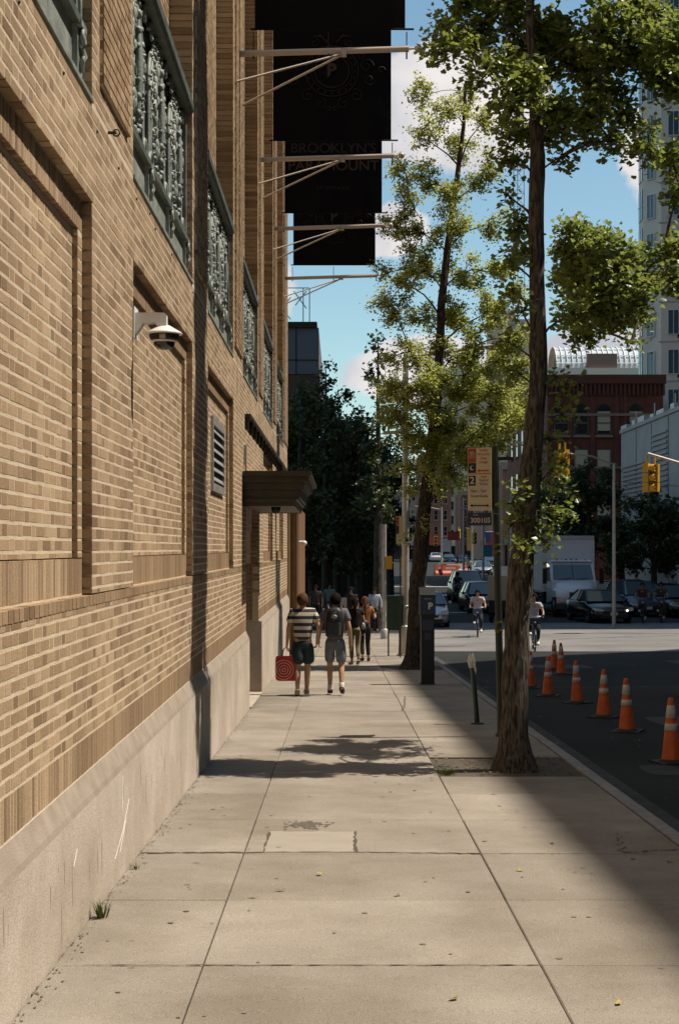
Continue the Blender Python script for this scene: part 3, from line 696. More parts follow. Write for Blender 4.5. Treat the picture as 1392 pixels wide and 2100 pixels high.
for i, yp in enumerate((20.75, 26.4, 32.1, 38.0)):
    pl = thing('banner_pole', 'buff braced pole on the brick wall, %s' % ['the largest, under the cut-off top banner', 'directly under the banner with the letter B', 'in front of the smallest banner', 'the lowest, hanging below all four banners'][i], 'flagpole', (0, 0, 0), 0, 'buff banner poles on the brick wall')
    z = 8.56
    m = MB(); m.tube([(-1.38, yp, z-.02), (.95, yp, z+.05)], .042, 10); m.build('pole', M_BPOLE, pl)
    m = MB(); m.tube([(.95, yp, z+.05), (1.04, yp, z+.055)], .014, 6); m.ball((1.08, yp, z+.055), .055, 12, 8); m.build('finial', M_BPOLE, pl)
    for (yo, zo) in ((-.55, -.42), (.55, -.42)):
        m = MB(); m.tube([(-1.38, yp+yo, z+zo-.15), (.08, yp, z-.01)], .016, 6); m.build('brace', M_BPOLE, pl)
    m = MB(); m.box(-1.40, -1.37, yp-.1, yp+.1, z-.14, z+.1); m.build('wall_plate', M_DARK, pl)
    m = MB(); m.cbox((.06, yp, z), (.07, .1, .1)); m.build('clamp', M_BPOLE, pl)
    for x in (-1.18, -.15, .92):
        m = MB(); m.tube([(x, yp, z+.28), (x, yp, z+.02)], .008, 5); m.tube([(x, yp, z+.03), (x, yp, z-.09)], .012, 5); m.build('clip', M_DARK, pl)
banner(20.75, 'nearest black banner cut off by the top of the picture', 'emblem')
banner(26.4, 'black banner with a round letter B emblem', 'emblem')
banner(32.1, "black banner lettered BROOKLYN'S PARAMOUNT", 'words')
banner(38.0, 'farthest and smallest black banner, its emblem near its top edge', 'emblem')

# dome camera near the second recess
sc_ = thing('security_camera', 'white dome security camera on a bracket on the tan brick wall', 'security camera')
yc = 10.18; zc = 3.31
m = MB(); m.box(XB, XB+.015, yc-.03, yc+.17, zc-.14, zc+.07); m.build('wall_plate', M_WHITE, sc_)
m = MB(); m.prism([(XB+.01, zc+.03), (XB+.21, zc+.03), (XB+.225, zc+.015), (XB+.225, zc-.06), (XB+.16, zc-.06), (XB+.15, zc-.035), (XB+.07, zc-.04), (XB+.03, zc-.1), (XB+.01, zc-.12)], yc, yc+.09, 'y'); m.build('arm', M_WHITE, sc_)
dc = (XB+.205, yc+.05, zc-.06)
m = MB(); m.lathe(dc, [(0, .01), (.04, .008), (.07, -.01), (.115, -.036), (.125, -.047), (.122, -.052), (.10, -.052)], 24); m.build('sunshield', M_WHITE, sc_)
m = MB(); m.lathe(dc, [(.104, -.05), (.10, -.075), (.085, -.095), (.0, -.095)], 24); m.build('housing', M_DARK, sc_)
m = MB(); m.lathe(dc, [(.086, -.085), (.086, -.098), (.075, -.105)], 24); m.build('collar', M_WHITE, sc_)
m = MB(); m.lathe(dc, [(.074, -.10), (.07, -.125), (.05, -.145), (.02, -.155), (0, -.156)], 24); m.build('dome', M_GLASSD, sc_)
m = MB(); m.cbox((dc[0], dc[1]-.09, dc[2]-.075), (.04, .03, .03)); m.build('latch', mat('beige_plastic', (.45, .43, .36), .5), sc_)
s2 = thing('security_camera', 'small white camera on the corner of the brown porch', 'security camera')
m = MB(); m.tube([(-1.14, 42.2, 1.93), (-1.02, 42.2, 1.93)], .04, 8); m.build('arm', M_WHITE, s2)
m = MB(); m.ball((-.98, 42.2, 1.9), .075); m.build('dome', M_WHITE, s2)

# ------------------------------------------------------------------ leaves and trees
def leaf_mat(name, c1, c2, tr=(.30, .36, .06), f=.35, rough=.45):
    m = bpy.data.materials.new(name); m.use_nodes = True; t = m.node_tree; n = t.nodes; lk = t.links.new; b = n['Principled BSDF']
    geo = n.new('ShaderNodeNewGeometry'); nz = n.new('ShaderNodeTexNoise'); nz.inputs['Scale'].default_value = 1.3; lk(geo.outputs['Position'], nz.inputs['Vector'])
    wn = n.new('ShaderNodeTexNoise'); wn.inputs['Scale'].default_value = 23; lk(geo.outputs['Position'], wn.inputs['Vector'])
    a = n.new('ShaderNodeMath'); a.operation = 'ADD'; lk(nz.outputs[0], a.inputs[0]); lk(wn.outputs[0], a.inputs[1])
    r = n.new('ShaderNodeValToRGB'); r.color_ramp.elements[0].position = .40; r.color_ramp.elements[1].position = .60; r.color_ramp.elements[0].color = (*c1, 1); r.color_ramp.elements[1].color = (*c2, 1)
    hf = n.new('ShaderNodeMath'); hf.operation = 'MULTIPLY'; hf.inputs[1].default_value = .5; lk(a.outputs[0], hf.inputs[0]); lk(hf.outputs[0], r.inputs[0])
    lk(r.outputs[0], b.inputs['Base Color']); b.inputs['Roughness'].default_value = rough; b.inputs['Specular IOR Level'].default_value = .5
    tl = n.new('ShaderNodeBsdfTranslucent'); tl.inputs[0].default_value = (*tr, 1); mx = n.new('ShaderNodeMixShader'); mx.inputs[0].default_value = f
    lk(b.outputs[0], mx.inputs[1]); lk(tl.outputs[0], mx.inputs[2]); lk(mx.outputs[0], n['Material Output'].inputs[0]); return m
M_LEAFA = leaf_mat('ginkgo_leaf', (.06, .10, .020), (.15, .20, .05), (.42, .50, .10), f=.36, rough=.36)
M_LEAFB = leaf_mat('ginkgo_leaf_pale', (.20, .25, .05), (.36, .39, .11), (.62, .66, .16), .48)
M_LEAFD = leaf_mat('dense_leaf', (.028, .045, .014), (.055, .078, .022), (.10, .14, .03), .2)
def bark(name, c1, c2):
    m = mat(name, c1, .95, 0, c2, 5, 0); t = m.node_tree; n = t.nodes; lk = t.links.new; b = n['Principled BSDF']
    geo = n.new('ShaderNodeNewGeometry'); mp = n.new('ShaderNodeMapping'); mp.inputs['Scale'].default_value = (1, 1, .16); lk(geo.outputs['Position'], mp.inputs[0])
    v = n.new('ShaderNodeTexNoise'); v.inputs['Scale'].default_value = 42; v.inputs['Detail'].default_value = 5; v.inputs['Distortion'].default_value = .6; lk(mp.outputs[0], v.inputs['Vector'])
    r = n.new('ShaderNodeValToRGB'); r.color_ramp.elements[0].position = .40; r.color_ramp.elements[0].color = (*[q*.35 for q in c1], 1); r.color_ramp.elements[1].position = .60; r.color_ramp.elements[1].color = (*c2, 1)
    lk(v.outputs[0], r.inputs[0]); lk(r.outputs[0], b.inputs['Base Color'])
    bp = n.new('ShaderNodeBump'); bp.inputs['Strength'].default_value = 1; bp.inputs['Distance'].default_value = .03; lk(v.outputs[0], bp.inputs['Height']); lk(bp.outputs[0], b.inputs['Normal']); return m
M_BARK = bark('bark', (.066, .054, .042), (.135, .11, .082)); M_BARKD = bark('dark_bark', (.05, .04, .03), (.09, .07, .05))
def leaves_mesh(C, per, size, spread, rng, flat=.6):
    """C: rosette centres; each gets `per` fan-shaped leaves"""
    n = len(C)*per; P = np.repeat(C, per, 0)+rng.normal(0, spread, (n, 3))
    nrm = rng.normal(0, 1, (n, 3)); nrm[:, 2] = np.abs(nrm[:, 2])+flat; nrm /= np.linalg.norm(nrm, axis=1)[:, None]
    t = rng.normal(0, 1, (n, 3)); t[:, 2] -= .5; t -= (t*nrm).sum(1)[:, None]*nrm; t /= np.linalg.norm(t, axis=1)[:, None]; bt = np.cross(nrm, t)
    s = size*rng.uniform(.6, 1.15, n)[:, None]
    loc = [(0, 0, 0), (-.58, .60, .10), (-.24, .98, .03), (0, .80, -.05), (.24, .98, .03), (.58, .60, .10)]
    V = np.stack([P+s*(bt*a+t*b+nrm*c) for a, b, c in loc], 1).reshape(-1, 3)
    T = np.array([(0, 1, 2), (0, 2, 3), (0, 3, 4), (0, 4, 5)]); Fc = (T[None]+6*np.arange(n)[:, None, None]).reshape(-1, 3)
    return V, Fc
def trunk_pt(tp, z):
    for i in range(len(tp)-1):
        if tp[i][0].z <= z <= tp[i+1][0].z:
            t = (z-tp[i][0].z)/(tp[i+1][0].z-tp[i][0].z); return tp[i][0].lerp(tp[i+1][0], t), tp[i][1]+(tp[i+1][1]-tp[i][1])*t
    return (tp[-1] if z > tp[-1][0].z else tp[0])
def tree(name, label, tp, clumps, lm, bm_, leaf, per, dens, seed, spread=.035, twig=.005, group=None, rise=.6, seg=12, rough=.02, flat=.6, twigs=True, rscale=1.0, bscale=1.0, nsub=7, rsub=.42):
    rng = np.random.default_rng(seed); rnd = random.Random(seed)
    base = tp[0][0]; T = thing(name, label, 'tree', base, 0, group)
    def loc(v): return Vector(v)-base
    # trunk: resampled with knobbly rings
    pts = []; rad = []
    for i in range(len(tp)-1):
        (a, ra), (b_, rb) = tp[i], tp[i+1]; k = max(2, int((b_-a).length/.18))
        for j in range(k):
            t = j/k; pts.append(a.lerp(b_, t)+Vector((rnd.uniform(-1, 1), rnd.uniform(-1, 1), 0))*ra*.05); rad.append((ra+(rb-ra)*t)*rnd.uniform(.95, 1.06))
    pts.append(tp[-1][0]); rad.append(tp[-1][1]); rad[0] *= 1.35; 
    if len(rad) > 2: rad[1] *= 1.12
    m = MB()
    if seg >= 12:
        p2 = []; r2 = []
        for i in range(len(pts)-1):
            for j in range(3): t = j/3; p2.append(pts[i].lerp(pts[i+1], t)); r2.append(rad[i]+(rad[i+1]-rad[i])*t)
        n_ = 30; m.tube([loc(p) for p in p2], r2, n_)
        for vi in range(len(p2)*n_):
            i, k_ = divmod(vi, n_); v = Vector(m.v[vi]); c_ = loc(p2[i]); d_ = v-c_; a = 2*PI*k_/n_; h_ = v.z
            f = .055*noise.noise(Vector((math.cos(a)*5.5, math.sin(a)*5.5, h_*1.9)))+.05*noise.noise(Vector((math.cos(a)*12, math.sin(a)*12, h_*5)))
            if h_ < .35: f += (.35-h_)*(.45+.35*math.cos(5*a+1))
            m.v[vi] = tuple(c_+d_*(1+f))
    else: m.tube([loc(p) for p in pts], rad, seg)
    m.build('trunk', bm_, T)
    bm2 = MB(); C = []
    order = sorted(clumps, key=lambda q: math.hypot(q[0][0]-trunk_pt(tp, q[0][2])[0].x, q[0][1]-trunk_pt(tp, q[0][2])[0].y)); done = []
    for (c, r) in order:
        c = Vector(c); r = r if hasattr(r, '__len__') else (r, r, r)
        ax, _ = trunk_pt(tp, c.z); hd = math.hypot(c.x-ax.x, c.y-ax.y); zs = c.z-rise*hd-.1
        s, sr = trunk_pt(tp, max(zs, base.z+1.2)); s = Vector(s); br = min(sr*.4, bscale*(.010+.016*hd))
        near = min(done, key=lambda q: (q-c).length+max(0, q.z-c.z)*1.5, default=None)
        if near is not None and (near-c).length < .75*(s-c).length: s = near; br *= .6
        done.append(c); hd = (c-s).length
        mid = s.lerp(c, .5)+Vector((rnd.uniform(-.08, .08)*hd, rnd.uniform(-.08, .08)*hd, .10*hd))
        bm2.tube([loc(s), loc(s.lerp(mid, .6)+Vector((0, 0, .03))), loc(mid), loc(c)], [br, br*.8, br*.65, twig*1.6], 6)
        r = tuple(q*rscale for q in r); vol = r[0]*r[1]*r[2]; nt_ = max(4, int(dens*vol**(.75)))
        od = Vector((c.x-ax.x, c.y-ax.y, 0)); od = od.normalized() if od.length > .05 else Vector((1, 0, 0)); subs = []
        for _ in range(nsub):
            u = rng.normal(0, 1, 3); u /= np.linalg.norm(u); q = rng.uniform(.25, 1.0)
            subs.append(c+Vector((u[0]*r[0]*q, u[1]*r[1]*q, u[2]*r[2]*q))+od*rnd.uniform(-.2, .55)*max(r[0], .1))
        for s_ in subs: bm2.tube([loc(c), loc(c.lerp(s_, .5)+Vector((0, 0, .04*max(r)))), loc(s_)], [twig*1.5, twig*1.2, twig*.8], 4, caps=False)
        for k_ in range(nt_):
            s_ = subs[k_ % nsub]; u = rng.normal(0, 1, 3); u /= np.linalg.norm(u); rr_ = max(.055, rsub*max(r))*rng.uniform(.5, 1.15)
            st = s_.lerp(c, rnd.uniform(0, .35)); e = s_+Vector((u[0]*rr_, u[1]*rr_, u[2]*rr_*.75))+od*rr_*.4
            L_ = (e-st).length
            if twigs: bm2.tube([loc(st), loc(st.lerp(e, .5)+Vector((0, 0, .05*L_))), loc(e)], [twig, twig*.8, twig*.5], 3, caps=False)
            k = max(2, int(L_/ (leaf*1.1)))
            for i in range(k):
                t = .25+.8*i/k; C.append(st.lerp(e, t)+Vector((0, 0, .05*L_*(1-abs(2*t-1)))) - base)
    bm2.build('branches', bm_, T, kind='stuff')
    V, Fc = leaves_mesh(np.array([tuple(v) for v in C]), per, leaf, spread, rng, flat)
    me = np_mesh('crown', V, Fc, 3); me.materials.append(lm); link('crown', me, T, kind='stuff')
    return T, len(Fc)
def cl(lst, d0, sc_=None, dj=0, seed=1):
    rnd = random.Random(seed); r_ = []
    for q in lst:
        px, py, r = q[:3]; d = (q[3] if len(q) > 3 else d0)+rnd.uniform(-dj, dj); r_.append((at(px, py, d), r))
    return r_
dA = 14.9
def tpA(px, py, wpx, d=dA): return (at(px, py, d), wpx/2/F*d)
tA = [(Vector((1.735, dA, walk_z(dA)-.05)), .15), tpA(1053, 1500, 58), tpA(1056, 1400, 54), tpA(1062, 1250, 52), tpA(1072, 1120, 48), tpA(1086, 980, 44), tpA(1096, 860, 38), tpA(1104, 750, 36), tpA(1101, 600, 32), tpA(1098, 450, 30), tpA(1102, 320, 30), tpA(1095, 180, 22), tpA(1085, 60, 18), tpA(1090, -120, 15), tpA(1085, -420, 12), tpA(1080, -800, 8), tpA(1080, -1000, 4)]
cA = cl([(960, 90, .22), (915, 70, .13), (1010, 40, .24), (1060, 110, .25), (1110, 50, .26), (1000, 150, .18), (1075, 200, .22), (1160, 130, .28), (1160, 230, .24), (1215, 60, .26), (1225, 180, .25),
         (1260, 100, .26), (1280, 235, .17), (1300, 30, .26), (1320, 140, .24), (1370, 70, .25), (1390, 170, .16), (1205, 265, .15), (1250, 290, .12), (1110, 250, .2), (1060, 270, .12), (1330, 300, .13), (1375, 330, .16), (1392, 390, .13), (1150, 320, .09),
         (1035, 215, .1), (1035, -40, .25), (1180, -60, .3), (1320, -60, .3), (1400, -100, .3), (1250, -180, .35), (1110, -200, .35), (950, -30, .18)], 15.1, dj=.55, seed=3)
cA += cl([(1050, 330, .12), (1040, 400, .07), (1060, 470, .13), (1075, 520, .12), (1052, 540, .09), (1050, 600, .08), (1160, 520, .14), (1190, 570, .19), (1215, 500, .13), (1245, 550, .21), (1285, 560, .16), (1270, 620, .17), (1220, 630, .19), (1170, 640, .12), (1310, 600, .1), (1310, 650, .1), (1295, 700, .07), (1200, 690, .11), (1250, 490, .08),
          (1360, 520, .13), (1385, 560, .14), (1350, 570, .09), (1390, 500, .1)], 15.9, dj=1.3, seed=4)
cA += cl([(1140, 775, .06), (1160, 800, .06), (1150, 850, .07), (1120, 900, .05), (1055, 760, .08), (1040, 700, .07), (1070, 640, .07), (1130, 965, .07), (1152, 950, .05), (1150, 1000, .07), (1100, 935, .05), (1065, 1010, .06), (1052, 1035, .06), (1125, 1045, .07), (1150, 1060, .05), (1090, 1080, .05), (1075, 1120, .035), (1115, 1110, .035), (1050, 1075, .06)], 14.8, dj=.25, seed=5)
cA += [(at(px, py, d), r) for px, py, d, r in ((1190, 520, 16.8, .22), (1240, 560, 17.2, .24), (1285, 600, 17.4, .2), (1210, 610, 17.0, .22), (1180, 660, 16.6, .16), (1260, 640, 17.6, .2), (1230, 500, 17.8, .2), (1290, 545, 16.4, .18),
        (1150, 560, 17.2, .16), (1170, 480, 16.9, .14), (1215, 655, 15.4, .16), (1265, 585, 14.9, .2))]
# crown above the picture: narrow leafy leader whose shade falls on the wall
for i in range(17):
    z = 7.9+i*.31; cA.append((Vector((1.75+random.uniform(-.3, .3), 15.2+random.uniform(-.12, .12), z)), (.5, .33, .26)))
tree('ginkgo_tree', 'nearest ginkgo tree, thick leaning trunk in the soil pit by the kerb', tA, cA, M_LEAFA, M_BARK, .064, 5, 1020, 11, .066, rscale=1.38, nsub=9, rsub=.42)
dB = 34.4
def tpB(px, py, wpx): return (at(px, py, dB), wpx/2/F*dB)
tB = [(Vector((1.70, dB, walk_z(dB)-.05)), .22), tpB(850, 1300, 34), tpB(858, 1180, 33), tpB(868, 1060, 28), tpB(880, 960, 24), tpB(893, 850, 22), tpB(900, 740, 19), tpB(905, 620, 16), tpB(918, 500, 14), tpB(935, 380, 11), tpB(950, 260, 8), tpB(955, 160, 5)]
cB = cl([(955, 190, .3), (870, 195, .32), (925, 230, .35), (875, 255, .28), (990, 250, .3), (940, 300, .35), (880, 290, .2), (1000, 330, .3),
         (830, 350, .28), (880, 370, .38), (920, 400, .35), (980, 380, .32), (835, 390, .22), (850, 430, .3), (810, 465, .3), (870, 480, .4), (930, 470, .4), (1000, 460, .3),
         (790, 560, .22), (830, 580, .36), (880, 560, .42), (950, 560, .42), (1010, 560, .4), (1050, 600, .3), (810, 645, .32), (870, 650, .35), (930, 640, .45), (1000, 640, .42), (1045, 690, .35),
         (840, 720, .4), (900, 720, .4), (960, 720, .5), (1020, 740, .45), (830, 800, .35), (870, 820, .5), (930, 800, .5), (990, 820, .5), (1050, 800, .35), (1060, 850, .3),
         (820, 860, .3), (860, 890, .4), (910, 880, .5), (960, 890, .4), (1000, 900, .4), (1030, 870, .35), (880, 950, .36), (850, 960, .28), (925, 960, .36), (850, 1000, .22), (900, 1000, .25), (800, 790, .3), (810, 840, .3), (890, 780, .4), (950, 770, .4), (1000, 860, .4), (940, 930, .35), (880, 910, .4), (790, 620, .25), (870, 1080, .12), (835, 1110, .12), (940, 995, .2)], dB, dj=1.0, seed=6)
tree('ginkgo_tree', 'slender sunlit ginkgo tree behind the parking meter, yellow-green crown', tB, cB, M_LEAFB, M_BARKD, .060, 5, 430, 12, .08, twig=.007, rscale=1.35, nsub=10, rsub=.38)
# far trees
def simple_tree(name, label, px, d, py_top, wpx, zc0, lm, seed, n=14, leaf=.13, dens=50, conical=False, per=4, twr=None, lean=0, wig=True):
    rnd = random.Random(seed); zb = walk_z(d); X = X_at(px, d); zt = EYE+(HOR-py_top)/F*d; wd = wpx/2/F*d
    tr = twr or .16; tp = [(Vector((X, d, zb-.05)), tr*1.3), (Vector((X+lean*.3, d, zb+(zt-zb)*.3)), tr), (Vector((X+lean*.7, d, zb+(zt-zb)*.65)), tr*.6), (Vector((X+lean, d, zt-.3)), tr*.15)]
    cs = []
    for i in range(n):
        t = (i+.5)/n; z = zc0+(zt-zc0)*t
        prof = (1-t)**.7 if conical else math.sin(PI*min(.97, .12+t*.85))**.6
        a = rnd.uniform(0, 2*PI); rr = wd*prof*rnd.uniform(.2, .75)*(i < n-1)
        s = max(.25, wd*prof*rnd.uniform(.32, .5)); cs.append((Vector((X+lean*t+rr*math.cos(a), d+rr*math.sin(a), z)), (s, s, s*.75)))
    return tree(name, label, tp, cs, lm, M_BARKD, leaf, per, dens, seed, leaf*.8, .012, None, .5, 8, flat=.3, twigs=wig)
LT = [('street_tree', 'dark full tree leaning over the end of the brick wall', 640, 70, 800, 230, .8, 26, 22, False),
      ('street_tree', 'dark full tree filling the gap between the glass block and the light pole', 735, 66, 840, 190, .8, 27, 22, False),
      ('street_tree', 'farthest dark tree above the corner shops', 690, 80, 870, 260, .8, 28, 22, False),
      ('street_tree', 'dark narrow pointed tree left of the tall light pole', 775, 58, 690, 120, 3.0, 21, 16, True),
      ('street_tree', 'dark tree with thin twigs against the sky right of the glass block', 668, 66, 745, 150, 1.5, 22, 18, False),
      ('street_tree', 'dark bushy tree just beyond the end of the brick wall', 615, 62, 790, 190, 1.5, 23, 18, False),
      ('street_tree', 'low dark tree over the shaded far sidewalk', 720, 72, 850, 190, 2.2, 24, 16, False),
      ('street_tree', 'dark tree behind the light pole at its foot', 800, 74, 900, 150, 2.0, 25, 14, False)]
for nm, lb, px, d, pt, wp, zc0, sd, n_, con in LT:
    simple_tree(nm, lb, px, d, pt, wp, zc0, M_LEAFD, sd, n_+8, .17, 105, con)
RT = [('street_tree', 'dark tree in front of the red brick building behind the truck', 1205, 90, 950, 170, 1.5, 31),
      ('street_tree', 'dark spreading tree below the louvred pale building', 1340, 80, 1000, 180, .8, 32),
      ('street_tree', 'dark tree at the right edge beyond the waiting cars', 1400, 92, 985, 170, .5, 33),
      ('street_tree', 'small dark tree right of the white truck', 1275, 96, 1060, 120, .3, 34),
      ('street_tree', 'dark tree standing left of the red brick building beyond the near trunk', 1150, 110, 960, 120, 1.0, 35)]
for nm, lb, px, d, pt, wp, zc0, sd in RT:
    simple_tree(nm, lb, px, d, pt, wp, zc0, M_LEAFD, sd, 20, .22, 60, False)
# ------------------------------------------------------------------ buildings across and beyond
def windows(parent, face, u0, u1, z0, z1, nu, nz, wf, hf, gm, fm=None, axis='x', x=None, out=-1, proud=.03, sill=True, name='window'):
    """grid of windows on a wall: axis 'x' = wall facing the camera at y=face; axis 'y' = wall facing the street at x=face"""
    cu = (u1-u0)/nu; cz = (z1-z0)/nz; mesh = None; fm = fm or M_STEEL
    for i in range(nu):
        for j in range(nz):
            u = u0+cu*(i+.5); z = z0+cz*(j+.5)
            if mesh is None:
                hw, hh = cu*wf/2, cz*hf/2; a = MB(); p = MB(); t = .06
                for (a0, a1, b0, b1) in ((-hw, hw, -hh, -hh+t), (-hw, hw, hh-t, hh), (-hw, -hw+t, -hh+t, hh-t), (hw-t, hw, -hh+t, hh-t), (-hw+t, hw-t, -t/2, t/2)): a.box(a0, a1, -proud, .04, b0, b1)
                if sill: a.box(-hw-.08, hw+.08, -proud-.07, .04, -hh-.12, -hh-.002)
                p.box(-hw+t, hw-t, .0, .03, -hh+t, hh-t)
                f = a.build(name, fm, parent); g_ = p.build('pane', gm, f); mesh = (f.data, g_.data)
            else:
                f = link(name, mesh[0], parent); g_ = link('pane', mesh[1], f)
            if axis == 'x': f.location = (u, face-.031, z)
            else: f.location = (face-.031, u, z); f.rotation_euler = (0, 0, -PI/2)
M_GREYB = mat('grey_concrete', (.17, .155, .14), .85, 0, (.22, .20, .18), .5)
def prism_building(name, label, foot, z0, z1, m, cat='building'):
    T = thing(name, label, cat); b = MB(); b.prism(foot, z0, z1, 'z'); b.build('wall', m, T); return T
# towers off to the right whose shade falls on the road
H1 = 48.0
def roof_of(xs, ys, g, H): return (xs+(H-g)*COT, ys+(H-g)*COT*math.tan(SUN_AZ))
f1 = [roof_of(1.60, -40, 0, H1), roof_of(1.60, 35.5, 0, H1), roof_of(2.75, 39.5, -1.25, H1), roof_of(6.3, 44.6, -1.4, H1), roof_of(11, 48.9, -1.5, H1), roof_of(18, 53.5, -1.5, H1)]
T1 = prism_building('tower_block', 'tall tower across the street outside the picture that shades the road', f1+[(70, f1[-1][1]+4), (70, -45)], -2, H1, M_GREYB)
windows(T1, f1[0][0], -40, 34, 2, 44, 14, 10, .6, .6, M_GLASSD, axis='y')
f2 = [roof_of(-9, 59.4, -1.3, 66), roof_of(14.6, 63, -1.5, 66), roof_of(30, 70, -1.5, 66)]
T2 = prism_building('tower_block', 'tall block beyond the crossing outside the picture', f2+[(75, 90), (75, 106), (f2[0][0], 106)], -2, 66, M_GREYB)
windows(T2, f2[0][0], 64, 104, 2, 66, 10, 14, .6, .6, M_GLASSD, axis='y')
TB = prism_building('skylight_blocker', 'added unseen block behind the camera that cuts the skylight', [(-30, -70), (30, -70), (30, -52), (-30, -52)], -2, 55, M_GREYB)  # added out of view to block skylight from behind
windows(TB, -52, -25, 25, 2, 50, 10, 10, .5, .6, M_GLASSD)
# visible pale tower with window bays
M_TOW = mat('tower_concrete', (.66, .57, .50), .8, 0, (.72, .63, .55), .6)
T3 = thing('apartment_tower', 'tall pale apartment tower with window bays at the top right', 'building')
b = MB(); b.prism([(26.0, 131.5), (26.0, 129.6), (27.1, 128.3), (27.1, 127.6), (31, 126.9), (35, 126.3), (48, 124.5), (48, 150), (30.2, 150)], -2, 95, 'z'); b.build('wall', M_TOW, T3)
M_BROWNW = mat('window_copper', (.20, .12, .07), .5)
wm = None
for fl in range(24):
    z = 3.2+fl*3.35
    for k_, (x, y, wd, rz) in enumerate(((28.1, 127.4, .95, -.1), (30.1, 127.05, .95, -.1), (31.9, 126.75, 1.5, -.15), (26.5, 128.9, .8, -.87), (34.2, 126.4, 1.2, -.14), (29.1, 127.22, .7, -.1), (33.1, 126.58, .7, -.14))):
        if EYE+.3625*y+4 < z: continue
        a = MB(); t = .05
        for bx in ((-wd/2, wd/2, -.06, .04, -1.05, -1.0), (-wd/2, wd/2, -.06, .04, 1.0, 1.05), (-wd/2, -wd/2+t, -.06, .04, -1, 1), (wd/2-t, wd/2, -.06, .04, -1, 1), (-.02, .02, -.05, .04, -1, 1)): a.box(*bx)
        f = a.build('window', M_WHITE if k_ != 2 else M_BROWNW, T3, loc=(x, y-.02, z+.9), rot=(0, 0, rz))
        p = MB(); p.box(-wd/2+t, wd/2-t, -.01, .02, -1, 1); p.build('pane', M_GLASSB, f)
        if k_ in (0, 2):
            g2 = MB(); g2.box(-.3, .3, -.04, .03, -.2, .2); g2.build('vent', M_DARK, f, loc=(.1+wd*.55, .02, -1.15))
b = MB()
for fl in range(26): b.box(26.9, 48, 0, 0.06, 0, .12, 0, Matrix.Translation((0, 0, 2.4+fl*3.35)) @ Matrix.Translation((27.1, 127.55, 0)) @ Matrix.Rotation(-.155, 4, 'Z') @ Matrix.Translation((-27.1, 0, 0)))
b.build('floor_band', mat('tower_band', (.40, .37, .345), .8), T3)
for fl in range(24):
    z = 3.2+fl*3.35
    if z > 52: break
    g2 = MB(); g2.box(25.93, 26.02, 129.8, 131.3, z, z+2.6); f = g2.build('bay_window', M_GLASSB, T3)
    g2 = MB(); g2.box(25.90, 26.03, 130.5, 130.58, z, z+2.6); g2.box(25.9, 26.03, 129.75, 131.35, z+1.2, z+1.28); g2.build('frame', M_WHITE, f)
# pale louvred low building
M_PALE = mat('pale_panel', (.46, .41, .39), .7, 0, (.52, .47, .45), .7)
T4 = prism_building('louvred_building', 'pale grey panel building with horizontal louvres below the tower', [(20, 80), (20, 107.5), (30, 107.5), (30, 80)], -2, 9.9, M_PALE)
b = MB(); b.box(19.9, 20.4, 80, 107.6, 9.9, 10.15); b.build('parapet', M_PALE, T4)
b = MB()
for y in range(82, 107, 5):
    b.box(19.97, 20.02, y, y+.08, -1, 9.8)
b.build('panel_joint', M_GREYB, T4, kind='stuff')
for j in range(11):
    b = MB(); z = 5.6+j*.33
    b.box(19.9, 20.0, 92.2, 96.8, z, z+.12); b.build('slat', M_PALE, T4)
for j in range(9):
    b = MB(); b.box(19.9, 20.0, 99.2, 106.8, 5.0+j*.3, 5.1+j*.3); b.build('slat', M_PALE, T4)
b = MB()
for y in (90, 93, 96, 99, 102, 105): b.box(19.9, 20.5, y, y+1.1+y % 2, 10.15, 10.35+.05*(y % 4))
for y in (91, 97, 103): b.tube([(20.2, y, 10.1), (20.2, y, 11.1)], .05, 6)
b.build('roof_equipment', M_STEEL, T4, kind='stuff')
# red brick warehouse with arched windows
M_RED = mat('red_brick', (.155, .050, .032), .9, 0, (.21, .07, .045), 1.5, .3, 20)
M_REDD = mat('red_brick_dark', (.15, .05, .034), .9)
M_STONE = mat('brown_stone', (.32, .22, .17), .8)
yr = 118.0
T5 = prism_building('red_warehouse', 'dark red brick warehouse with arched windows behind the truck', [(16.2, yr), (25.2, yr), (25.2, 146), (16.2, 146)], -2, 14.6, M_RED)
b = MB(); b.box(16.0, 25.4, yr-.35, yr+.2, 14.6, 15.3); b.box(15.9, 16.2, yr-.3, 146, 14.6, 15.3); b.build('cornice', M_REDD, T5)
for i in range(28):
    b = MB(); x = 16.1+i*.335; b.box(x, x+.17, yr-.26, yr, 13.7, 14.6); b.build('corbel', M_REDD, T5)
b = MB()
for (a, c) in ((16.2, 16.6), (17.85, 18.15), (19.55, 19.9), (21.4, 21.75), (22.15, 22.4), (23.9, 25.2)): b.box(a, c, yr-.12, yr, -2, 13.7)
b.build('pilaster', M_RED, T5)
b = MB(); b.box(16.2, 25.2, yr-.16, yr, 12.1, 12.3); b.box(16.2, 25.2, yr-.16, yr, 8.0, 8.15); b.build('stone_band', M_STONE, T5)
M_BLIND = mat('window_blind', (.60, .52, .36), .8)
